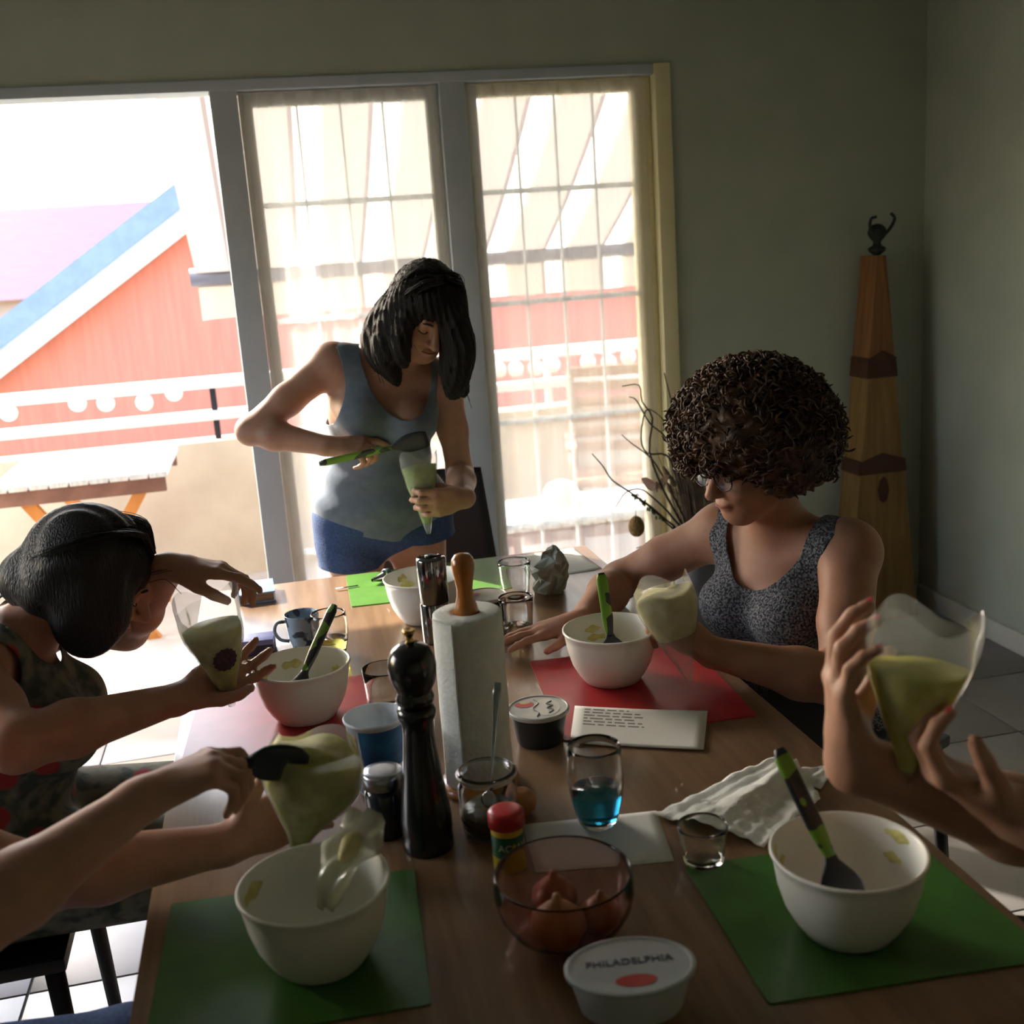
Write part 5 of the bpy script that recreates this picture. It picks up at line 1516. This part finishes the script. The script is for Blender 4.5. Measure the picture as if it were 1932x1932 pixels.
def clipC(V):
    x, y, z = V[:, 0], V[:, 1], V[:, 2]
    nk = np.sqrt(((y - 1.98) / 0.085) ** 2 + ((z - 0.985) / np.where(x > -0.49, 0.085, 0.05)) ** 2) - 1
    nk = np.where(z > 0.80, nk * 0.08, 1)
    def ah(yy): return (np.sqrt(((y - yy) / 0.045) ** 2 + ((z - 0.90) / 0.105) ** 2 + ((x + 0.48) / 0.18) ** 2) - 1) * 0.06
    return np.minimum.reduce([nk, ah(1.815), ah(2.145), 0.0 - x - 0.06])
field_mesh('dress', TT, 0.006, m_floral, pc, C0, clip=clipC, disp=lambda P: 0.003 * np.sin(40 * P[..., 2] + 16 * P[..., 1]), thick=0.003)
H = Field()
H.ell(PC(0, -0.016, 0.032), (0.088, 0.106, 0.094), AC, 0.02)
H.ell(PC(0, -0.060, -0.02), (0.080, 0.058, 0.085), AC, 0.03)
for s in (-1, 1):
    H.ell(PC(s * 0.068, 0.028, -0.045), (0.028, 0.062, 0.074), AC, 0.03)
H.ell(PC(0, -0.098, -0.045), (0.046, 0.046, 0.050), AC, 0.02)
H.sub(PC(0.0, 0.120, -0.050), (0.064, 0.075, 0.085), AC, 0.012)
hC = field_mesh('hair', H, 0.005, m_hairC, pc, C0, disp=lambda P: 0.002 * np.sin(220 * P[..., 1] + 20 * np.sin(8 * P[..., 2])), it=1)
rgC = np.random.default_rng(31); gl = []
for k in range(30):
    a = rgC.uniform(-1, 1)
    gl.append(([PC(0.02 * a, 0.075, 0.085) - C0, PC(0.055 * a, 0.04, 0.118) - C0, PC(0.085 * a, -0.02, 0.095) - C0, PC(0.09 * a, -0.08, 0.04) - C0, PC(0.05 * a, -0.115, -0.01) - C0], 0.006))
mbh = strands(gl, rgC, 260, 0.8, 0.0011, 0.003)
for k in range(14):                         # loose flyaway hairs at the side of the face
    q = PC(-0.02 + rgC.normal(0, 0.04), 0.085, 0.065) - C0
    v, f = tube(spline([q, q + V3(0.03, 0.02, -0.004) * rgC.uniform(0.5, 1.2), q + V3(0.055, 0.03, -0.04) * rgC.uniform(0.6, 1.2)], 10), 0.0006, 4, False)
    mbh.add(v, f)
mbh.build('hair_strands', m_hairC, hC, smooth=True)
piping_bag((-0.150, 1.845, 1.020), (-0.130, 1.850, 0.822), 0.054, 'piping bag with a round dark sticker held by the person in the floral dress', m_filly, 0.26, 0.97, flat=0.8, bulge=0.25, seed=6, wid=(1, 0.2, 0), sticker=(0.52, 1.45, 0.021))

# ================================================================== near person on the left, mostly outside the frame
D0 = V3(-0.66, 1.25, 0)
pd_ = person('person reaching bare forearms across the table to fill a bulging piping bag', tuple(D0))
def seated(F, T, px, py, lean, sgn, AX, kneeX, skin=True):
    T.ell((px, py, 0.555), (0.175, 0.13, 0.115), AX, 0.05)
    T.ell((px + 0.3 * lean, py, 0.69), (0.145, 0.115, 0.13), AX, 0.06)
    T.ell((px + 0.65 * lean, py, 0.84), (0.150, 0.112, 0.125), AX, 0.06)
    T.cone((px + lean, py - 0.125, 0.975), (px + lean, py + 0.125, 0.975), 0.054, 0.054, 0.06)
T = Field(); seated(None, T, -0.72, 1.24, 0.11, 1, AxC, 0)
F = Field().merge(T)
F.cone((-0.60, 1.24, 1.00), (-0.565, 1.24, 1.09), 0.052, 0.050, 0.03)
PD, AD = head(F, (-0.540, 1.24, 1.150), (0.86, 0.08, -0.5), (0.45, 0, 0.89), 0.98)
arm(F, (-0.595, 1.105, 0.960), (-0.395, 1.165, 0.880), (-0.205, 1.270, 0.950), (0.048, 0.044, 0.040, 0.026))
hand(F, (-0.202, 1.272, 0.951), (0.92, 0.20, 0.22), (0.30, 0.15, -0.94), 1, ((0.45, 0.8, 0.4), (0.75, 0.95, 0.5), (0.85, 1.0, 0.5), (0.9, 1.0, 0.6)), (0.5, 0.55, 0.3), 0.03, 0.95)
arm(F, (-0.595, 1.375, 0.960), (-0.360, 1.375, 0.815), (-0.125, 1.385, 0.815), (0.048, 0.044, 0.040, 0.026))
hand(F, (-0.122, 1.386, 0.816), (0.93, 0.22, 0.22), (0.05, -0.90, 0.35), -1, ((0.35, 0.5, 0.3), (0.35, 0.5, 0.3), (0.4, 0.55, 0.3), (0.4, 0.55, 0.3)), (0.85, 0.6, 0.3), 0.06, 0.97)
LD = Field()
for s in (-1, 1):
    h_, k_, a_, t_ = (-0.70, 1.24 + 0.09 * s, 0.555), (-0.28, 1.24 + 0.12 * s, 0.535), (-0.31, 1.24 + 0.12 * s, 0.09), (-0.19, 1.24 + 0.13 * s, 0.03)
    leg(F, h_, k_, a_, t_)
    LD.cone(h_, k_, 0.100, 0.072, 0.04); LD.cone(k_, a_, 0.070, 0.054, 0.03)
LD.ell((-0.72, 1.24, 0.545), (0.188, 0.142, 0.11), AxC, 0.04)
field_mesh('body', F, 0.005, m_skin, pd_, D0)
face_bits(PD, AD, pd_, D0)
field_mesh('jeans', LD, 0.007, m_denim, pd_, D0, clip=lambda V: V[:, 2] - 0.10)
def clip_seat(cx, cy, sz):
    def c(V):
        x, y, z = V[:, 0], V[:, 1], V[:, 2]
        nk = np.sqrt(((y - cy) / 0.08) ** 2 + ((z - 1.03) / 0.085) ** 2 + ((x - cx) / 0.2) ** 2) - 1
        ah = lambda yy: (np.sqrt(((y - yy) / 0.045) ** 2 + ((z - 0.95) / 0.10) ** 2 + ((x - cx) / 0.18) ** 2) - 1) * 0.06
        return np.minimum.reduce([nk * 0.08, ah(cy - 0.165), ah(cy + 0.165), z - 0.56])
    return c
m_navy = mat('navy_jersey', rgb(38, 46, 66), 0.9, col2=rgb(32, 40, 58), scale=30)
field_mesh('top', T.inflated(0.010), 0.006, m_navy, pd_, D0, clip=clip_seat(-0.61, 1.24, 0), thick=0.003)
H = Field()
H.ell(PD(0, -0.016, 0.032), (0.086, 0.102, 0.092), AD, 0.02); H.ell(PD(0, -0.07, -0.05), (0.075, 0.05, 0.11), AD, 0.03)
H.sub(PD(0.0, 0.120, -0.050), (0.064, 0.075, 0.085), AD, 0.012)
field_mesh('hair', H, 0.006, m_hairA, pd_, D0, disp=lambda P: 0.002 * np.sin(200 * P[..., 1]), it=1)
piping_bag((0.006, 1.345, 0.950), (-0.040, 1.352, 0.800), 0.056, 'bulging piping bag held open beneath a black spatula blade', m_filly, 0.06, 0.96, flat=0.85, bulge=0.45, seed=9)
sD = thing('spatula', 'black-bladed spatula held over the mouth of the bulging piping bag', 'spatula', (-0.045, 1.315, 0.955), group='spatulas with green and black handles')
q0 = V3(-0.045, 1.315, 0.955)
flatbar([V3(-0.185, 1.292, 0.942) + (V3(-0.075, 1.312, 0.958) - V3(-0.185, 1.292, 0.942)) * s - q0 for s in np.linspace(0, 1, 10)], (0, 1, 0.4), 0.017, 0.010, 'handle', m_camo, sD)
flatbar([V3(-0.085, 1.311, 0.958) + (V3(-0.012, 1.322, 0.940) - V3(-0.085, 1.311, 0.958)) * s - q0 for s in np.linspace(0, 1, 9)], (0.25, -0.25, 1), [0.014, 0.034, 0.050, 0.056, 0.057, 0.056, 0.052, 0.044, 0.026], 0.009, 'blade', m_black, sD)

# limp empty bag hanging over the bowl rim
lb = thing('piping_bag', 'limp nearly empty piping bag hanging over the rim of a bowl', 'piping bag', (0.02, 1.215, 0.84), group='plastic piping bags')
v, f = [], []
pth = spline([(0.032, 0.040, 0.058), (0.022, 0.026, 0.040), (0.006, 0.012, 0.024), (-0.014, 0.000, 0.004), (-0.030, -0.008, -0.035)], 20)
wd = np.interp(np.linspace(0, 1, len(pth)), [0, 0.15, 0.5, 1], [0.020, 0.034, 0.042, 0.012])
for i, p in enumerate(pth):
    for j in range(9):
        u = -1 + j / 4
        v.append(p + V3(0.75, -0.60, 0.1) * wd[i] * u + V3(-0.3, -0.3, 0.8) * 0.006 * math.sin(5 * u + i * 0.7))
    if i:
        for j in range(8): f.append(((i - 1) * 9 + j, i * 9 + j, i * 9 + j + 1, (i - 1) * 9 + j + 1))
solidify(mesh('plastic_film', v, f, film('smeared_film', (0.78, 0.78, 0.58, 1), clear=0.35, diff=0.55, rough=0.2), lb), 0.0012)
mesh('filling', *tube(pth[6:14] + V3(0, 0, 0.002), [0.004, 0.010, 0.013, 0.014, 0.013, 0.011, 0.008, 0.004], 10), m_fillp, lb)

# ================================================================== near person on the right, hands in the frame
E0 = V3(1.10, 0.86, 0)
pe = person('person with red nails holding up a bag of lemon yellow filling', tuple(E0))
AxE = [V3(0, -1, 0), V3(-1, 0, 0), V3(0, 0, 1)]
T = Field(); seated(None, T, 1.16, 0.86, -0.06, -1, AxE, 0)
F = Field().merge(T)
F.cone((1.095, 0.86, 1.00), (1.075, 0.86, 1.09), 0.052, 0.050, 0.03)
PE, AE = head(F, (1.055, 0.86, 1.155), (-0.93, 0.1, -0.35), (-0.35, 0, 0.93), 0.98)
tipsE = []
# right hand: fingers up against the bag
arm(F, (1.085, 0.995, 0.965), (0.810, 0.960, 0.870), (0.545, 0.975, 1.005), (0.048, 0.044, 0.042, 0.030))
hand(F, (0.542, 0.976, 1.009), (-0.12, 0.10, 0.98), (0.92, -0.30, 0.10), 1, ((0.25, 0.55, 0.35), (0.25, 0.55, 0.35), (0.28, 0.6, 0.35), (0.3, 0.6, 0.35)), (0.4, 0.6, 0.3), 0.07, 0.97, tipsE)
# left hand below it
arm(F, (1.085, 0.725, 0.965), (0.860, 0.760, 0.880), (0.675, 0.890, 0.965), (0.048, 0.044, 0.040, 0.027))
hand(F, (0.672, 0.893, 0.968), (-0.72, 0.35, 0.48), (-0.35, 0.25, 0.88), -1, ((0.6, 0.8, 0.4), (0.6, 0.85, 0.4), (0.65, 0.85, 0.4), (0.7, 0.85, 0.4)), (0.7, 0.55, 0.3), 0.05, 0.95, tipsE)
LE = Field()
for s in (-1, 1):
    h_, k_, a_, t_ = (1.13, 0.90 + 0.09 * s, 0.555), (0.80, 1.12 + 0.10 * s, 0.540), (0.84, 1.12 + 0.10 * s, 0.09), (0.73, 1.15 + 0.11 * s, 0.03)
    leg(F, h_, k_, a_, t_)
    LE.cone(h_, k_, 0.100, 0.074, 0.04); LE.cone(k_, a_, 0.070, 0.054, 0.03)
LE.ell((1.16, 0.86, 0.545), (0.188, 0.142, 0.11), AxE, 0.04)
field_mesh('body', F, 0.005, m_skin, pe, E0)
nails(tipsE, pe, E0, m_nail)
face_bits(PE, AE, pe, E0)
field_mesh('trousers', LE, 0.007, MATS['black_cotton'], pe, E0, clip=lambda V: V[:, 2] - 0.10)
field_mesh('top', T.inflated(0.010), 0.006, mat('black_jersey', rgb(30, 31, 36), 0.9), pe, E0, clip=clip_seat(1.10, 0.86, 0), thick=0.003)
H = Field()
H.ell(PE(0, -0.016, 0.032), (0.086, 0.102, 0.092), AE, 0.02); H.ell(PE(0, -0.07, -0.04), (0.075, 0.05, 0.10), AE, 0.03)
H.sub(PE(0.0, 0.120, -0.050), (0.064, 0.075, 0.085), AE, 0.012)
field_mesh('hair', H, 0.006, m_hairA, pe, E0, disp=lambda P: 0.002 * np.sin(200 * P[..., 1]), it=1)
piping_bag((0.606, 0.950, 1.165), (0.585, 0.945, 0.990), 0.050, 'piping bag of lemon yellow filling held up by the person with red nails', m_filll, 0.30, 0.92, flat=0.8, bulge=0.3, seed=12, wid=(0.9, -0.4, 0))
# ================================================================== chairs
m_chair = mat('black_chair', rgb(24, 26, 30), 0.45, col2=rgb(20, 22, 26), scale=20)
def chair(loc, rz, label, back=True):
    t = thing('dining_chair' if back else 'stool', label, 'chair' if back else 'stool', loc, rz, 'black dining chairs' if back else None)
    v = []
    # seat: rounded slab, back toward +y
    MB().box(-0.21, 0.21, -0.21, 0.20, 0.425, 0.452).build('seat', m_chair, t, bevel=0.008)
    n = 12 if back else -1; vv = []; ff = []
    for i in range(n + 1):
        z = 0.47 + 0.375 * i / n
        for j in range(n + 1):
            u = -1 + 2 * j / n
            w = 0.215 - 0.030 * (i / n)
            vv.append((u * w, 0.205 + 0.06 * (i / n) - 0.020 * (1 - u * u) * -1 * 0.6, z - 0.006 * (u * u) * (i == n)))
    for i in range(n):
        for j in range(n): ff.append((i * (n + 1) + j, i * (n + 1) + j + 1, (i + 1) * (n + 1) + j + 1, (i + 1) * (n + 1) + j))
    if back: solidify(mesh('backrest', vv, ff, m_chair, t), 0.018)
    for s in (-1, 1):
        mesh('front_leg', *tube([(s * 0.185, -0.185, 0.424), (s * 0.195, -0.20, 0.0)], [0.017, 0.013], 10), m_chair, t)
        mesh('back_leg', *tube([(s * 0.185, 0.175, 0.424), (s * 0.195, 0.225, 0.0)], [0.017, 0.013], 10), m_chair, t)
        if back: mesh('back_post', *tube([(s * 0.188, 0.185, 0.44), (s * 0.192, 0.226, 0.56), (s * 0.180, 0.258, 0.78)], 0.010, 8), m_chair, t)
    mesh('stretcher', *tube([(-0.188, 0.19, 0.25), (0.188, 0.19, 0.25)], 0.008, 8), m_chair, t)
    return t
chair((0.450, 3.375, 0), rad(-3), 'black dining chair behind the person standing in denim shorts')
def chair_facing(x, y, fx, fy, label, back=True):
    # the chair's front is -y; turn it to face (fx, fy)
    rz = math.atan2(fx, -fy) 
    return chair((x, y, 0), rz, label, back)
chair_facing(1.080, 2.105, -0.88, -0.47, 'black backless stool under the curly-haired person', False)
chair_facing(-0.66, 1.98, 1, 0.02, 'black dining chair under the person in the floral dress')
chair_facing(-0.79, 1.24, 1, 0, 'black dining chair under the person filling the bulging bag')
chair_facing(1.20, 0.86, -1, 0.15, 'black dining chair under the person with red nails')

# ================================================================== vase of twigs with Easter ornaments
m_vase = mat('stoneware', rgb(96, 98, 100), 0.5, col2=rgb(80, 82, 86), scale=14, bump=0.1)
m_twig = mat('twig_bark', rgb(70, 58, 50), 0.85, col2=rgb(48, 42, 40), scale=50)
m_dry = mat('dry_grass', rgb(120, 104, 84), 0.9, col2=rgb(92, 80, 68), scale=40)
vx, vy = 1.37, 3.52
vs_ = thing('floor_vase', 'tall grey floor vase full of bare twigs beside the glass doors', 'vase', (vx, vy, 0))
mesh('body', *lathe([(0, 0), (0.075, 0), (0.085, 0.01), (0.105, 0.12), (0.110, 0.22), (0.092, 0.34), (0.062, 0.43), (0.056, 0.47), (0.064, 0.50), (0.060, 0.502), (0.050, 0.47), (0.056, 0.43), (0.084, 0.33), (0.10, 0.2), (0.07, 0.02), (0, 0.015)], 40), m_vase, vs_)
W0 = V3(vx, vy, 0)
def tw(pts, r0, r1, nm='twig', par=vs_, mt=None, n=26):
    P_ = spline([np.asarray(p, float) - W0 for p in pts], n)
    return mesh(nm, *tube(P_, np.linspace(r0, r1, len(P_)), 6), mt or m_twig, par)
base = (vx, vy, 0.10)
mouth = lambda dx, dz=0.50: (vx + dx, vy, dz)
TWIGS = [
    [base, mouth(-0.03), (1.235, 3.47, 0.72), (1.19, 3.47, 0.86), (1.205, 3.47, 0.97), (1.168, 3.46, 1.03), (1.160, 3.46, 1.085), (1.10, 3.45, 1.088)],
    [base, mouth(-0.02), (1.29, 3.48, 0.78), (1.25, 3.48, 0.90), (1.195, 3.47, 0.955), (1.150, 3.46, 1.035), (1.125, 3.46, 1.05)],
    [base, mouth(0.0), (1.31, 3.50, 0.82), (1.29, 3.50, 0.98), (1.262, 3.50, 1.112)],
    [base, mouth(-0.045), (1.22, 3.48, 0.64), (1.13, 3.47, 0.72), (1.055, 3.46, 0.78), (1.025, 3.46, 0.83), (0.990, 3.46, 0.876)],
    [base, mouth(-0.04), (1.25, 3.48, 0.60), (1.17, 3.47, 0.685), (1.120, 3.47, 0.722)],
    [base, mouth(-0.035), (1.27, 3.49, 0.62), (1.20, 3.48, 0.70), (1.155, 3.48, 0.735), (1.10, 3.47, 0.73), (1.065, 3.47, 0.685)],
    [base, mouth(-0.02), (1.275, 3.50, 0.70), (1.225, 3.50, 0.80), (1.19, 3.49, 0.845), (1.13, 3.48, 0.895), (1.10, 3.48, 0.925)],
    [base, mouth(-0.01), (1.30, 3.52, 0.74), (1.27, 3.52, 0.83), (1.20, 3.52, 0.845), (1.18, 3.52, 0.90), (1.20, 3.52, 0.99), (1.24, 3.52, 0.975), (1.265, 3.52, 0.945)],
    [base, mouth(-0.03), (1.28, 3.45, 0.53), (1.20, 3.44, 0.555), (1.12, 3.44, 0.545)],
]
for i, t_ in enumerate(TWIGS): tw(t_, 0.0048, 0.0017)
rgT = np.random.default_rng(3)
for k in range(16):                           # buds on the leafy sprig
    s = rgT.uniform(0.2, 1.0)
    p = V3(1.25, 3.48, 0.60) * (1 - s) + V3(1.13, 3.47, 0.718) * s + rgT.normal(0, 0.004, 3) - W0
    bv, bf = lathe([(0, -0.008), (0.004, -0.003), (0.0045, 0.002), (0.002, 0.008), (0, 0.009)], 8)
    mesh('bud', [V3(*q) + p for q in bv], bf, mat('bud_green', rgb(78, 88, 62), 0.8), vs_)
for k in range(5):
    p = V3(1.135, 3.47, 0.715) + rgT.normal(0, 0.010, 3) - W0
    d = unit(rgT.normal(0, 1, 3)); x, y, z = frame_of(d)
    mesh('leaf', [p, p + d * 0.014 + x * 0.006, p + d * 0.030, p + d * 0.014 - x * 0.006], [(0, 1, 2, 3)], mat('leaf_green', rgb(74, 92, 66), 0.7), vs_)
mbg = MB()
for k in range(150):                          # dense sheaf of dry stems
    a = rgT.uniform(-0.045, 0.05); b = rgT.uniform(-0.03, 0.03)
    tx = vx - 0.03 + a * 1.5 + rgT.normal(0, 0.02); h_ = rgT.uniform(0.70, 0.90)
    P_ = spline([V3(vx + a * 0.4, vy + b * 0.4, 0.2) - W0, V3(vx + a * 0.9, vy + b, 0.50) - W0, V3(tx, vy + b * 2, h_) - W0], 8)
    v, f = tube(P_, np.linspace(0.0022, 0.001, len(P_)), 4, False); mbg.add(v, f)
o = mbg.build('dry_stems', m_dry, vs_, smooth=True); o['kind'] = 'stuff'
for (x, z) in ((1.272, 0.70), (1.283, 0.725), (1.262, 0.755)):
    bv, bf = lathe([(0, 0), (0.006, 0.004), (0.010, 0.016), (0.008, 0.032), (0.003, 0.045), (0, 0.048)], 10)
    mesh('seed_head', [V3(q[0] - q[2] * 0.4, q[1], q[2]) + V3(x, 3.49, z) - W0 for q in bv], bf, m_dry, vs_)
eg = thing('easter_egg', 'speckled tan straw egg hanging on a thread from a twig', 'ornament', (1.133, 3.468, 0.576))
mesh('egg', *lathe([(0, 0.0)] + [(0.0270 * math.sin(a) * (1 + 0.08 * math.cos(a)), 0.036 - 0.036 * math.cos(a)) for a in np.linspace(0.15, 3.0, 14)] + [(0, 0.072)], 28), mat('straw_egg', rgb(150, 122, 70), 0.9, col2=rgb(108, 86, 50), scale=120, bump=0.8, bscale=160), eg)
mesh('thread', *tube([(0, 0, 0.072), (0.001, 0.001, 0.11), (0, 0.002, 0.150)], 0.0007, 4), m_twig, eg)
bf_ = thing('butterfly_ornament', 'small pink feather butterfly clipped to the twigs', 'ornament', (1.210, 3.470, 0.745))
m_bfly = mat('feather_pink', rgb(206, 158, 148), 0.8, col2=rgb(226, 206, 196), scale=60)
for s in (-1, 1):
    out_ = [(0, 0, 0), (s * 0.012, 0.002, 0.016), (s * 0.034, 0.006, 0.030), (s * 0.050, 0.009, 0.026), (s * 0.042, 0.008, 0.006), (s * 0.030, 0.005, -0.012), (s * 0.016, 0.003, -0.022), (s * 0.004, 0.001, -0.010)]
    solidify(mesh('wing', out_, [tuple(range(8))], m_bfly, bf_, smooth=False), 0.001)
mesh('body', *tube([(0, -0.002, 0.012), (0, -0.003, -0.004), (0, -0.002, -0.024)], [0.0022, 0.004, 0.0015], 8), mat('butterfly_body', rgb(120, 84, 74), 0.8), bf_)

# ================================================================== tall wooden obelisk against the wall
ob = thing('wooden_obelisk', 'tall narrow wooden obelisk with dark bands and a dark finial against the wall', 'sculpture', (2.262, 3.90, 0))
m_ob1 = wood_mat('obelisk_wood', rgb(156, 120, 66), rgb(132, 98, 50), 0.5, 0.1, 'z', 8)
m_ob2 = wood_mat('obelisk_amber', rgb(150, 100, 56), rgb(124, 80, 42), 0.5, 0.1, 'z', 8)
m_obd = mat('obelisk_dark', rgb(86, 52, 34), 0.6, col2=rgb(70, 42, 30), scale=14)
def wid_at(z): return 0.020 + (0.150 - 0.020) * (1.43 - z) / 1.43
def frustum(z0, z1, mt, nm, ex=0.0, peak=0.0):
    a, b = wid_at(z0) + ex, wid_at(z1) + ex
    d0, d1 = 0.03 + a * 0.25, 0.03 + b * 0.25
    v = [(-a, -d0, z0), (a, -d0, z0), (a, 0.085, z0), (-a, 0.085, z0), (-b, -d1, z1), (0, -d1 - 0.004, z1 + peak), (b, -d1, z1), (b, 0.085, z1), (0, 0.085, z1 + peak), (-b, 0.085, z1)]
    f = [(3, 2, 1, 0), (0, 1, 6, 5, 4), (1, 2, 7, 6), (2, 3, 9, 8, 7), (3, 0, 4, 9), (4, 5, 8, 9), (5, 6, 7, 8)]
    return mesh(nm, v, f, mt, ob, smooth=False)
frustum(0.0, 0.60, m_ob1, 'lower_panel')
frustum(0.601, 0.650, m_obd, 'dark_band', 0.006, 0.030)
frustum(0.651, 0.97, m_ob1, 'middle_panel', -0.004)
frustum(0.971, 1.045, m_obd, 'dark_band', 0.003, 0.028)
frustum(1.046, 1.425, m_ob2, 'upper_panel', -0.003)
m_fin = mat('finial_iron', rgb(50, 54, 52), 0.6, 0.4)
fin = mesh('finial', *lathe([(0.012, 1.426), (0.030, 1.440), (0.034, 1.452), (0.016, 1.462), (0.014, 1.475), (0.028, 1.490), (0.036, 1.508), (0.030, 1.526), (0.016, 1.538), (0, 1.541)], 20), m_fin, ob)
mesh('curl', *tube(spline([(0.02, -0.02, 1.50), (0.045, -0.02, 1.525), (0.060, -0.02, 1.555), (0.045, -0.02, 1.575)], 14), 0.006, 6), m_fin, ob)
mesh('curl', *tube(spline([(-0.02, -0.02, 1.50), (-0.040, -0.02, 1.53), (-0.035, -0.02, 1.560), (-0.015, -0.02, 1.565)], 14), 0.006, 6), m_fin, ob)
pv, pf = lathe([(0, -0.032), (0.016, -0.024), (0.024, 0.0), (0.016, 0.024), (0, 0.034)], 20)
mesh('dark_inlay', [(q[0], q[1] * 0.12 - 0.062, q[2] * 1.6 + 0.535) for q in pv], pf, m_obd, ob)
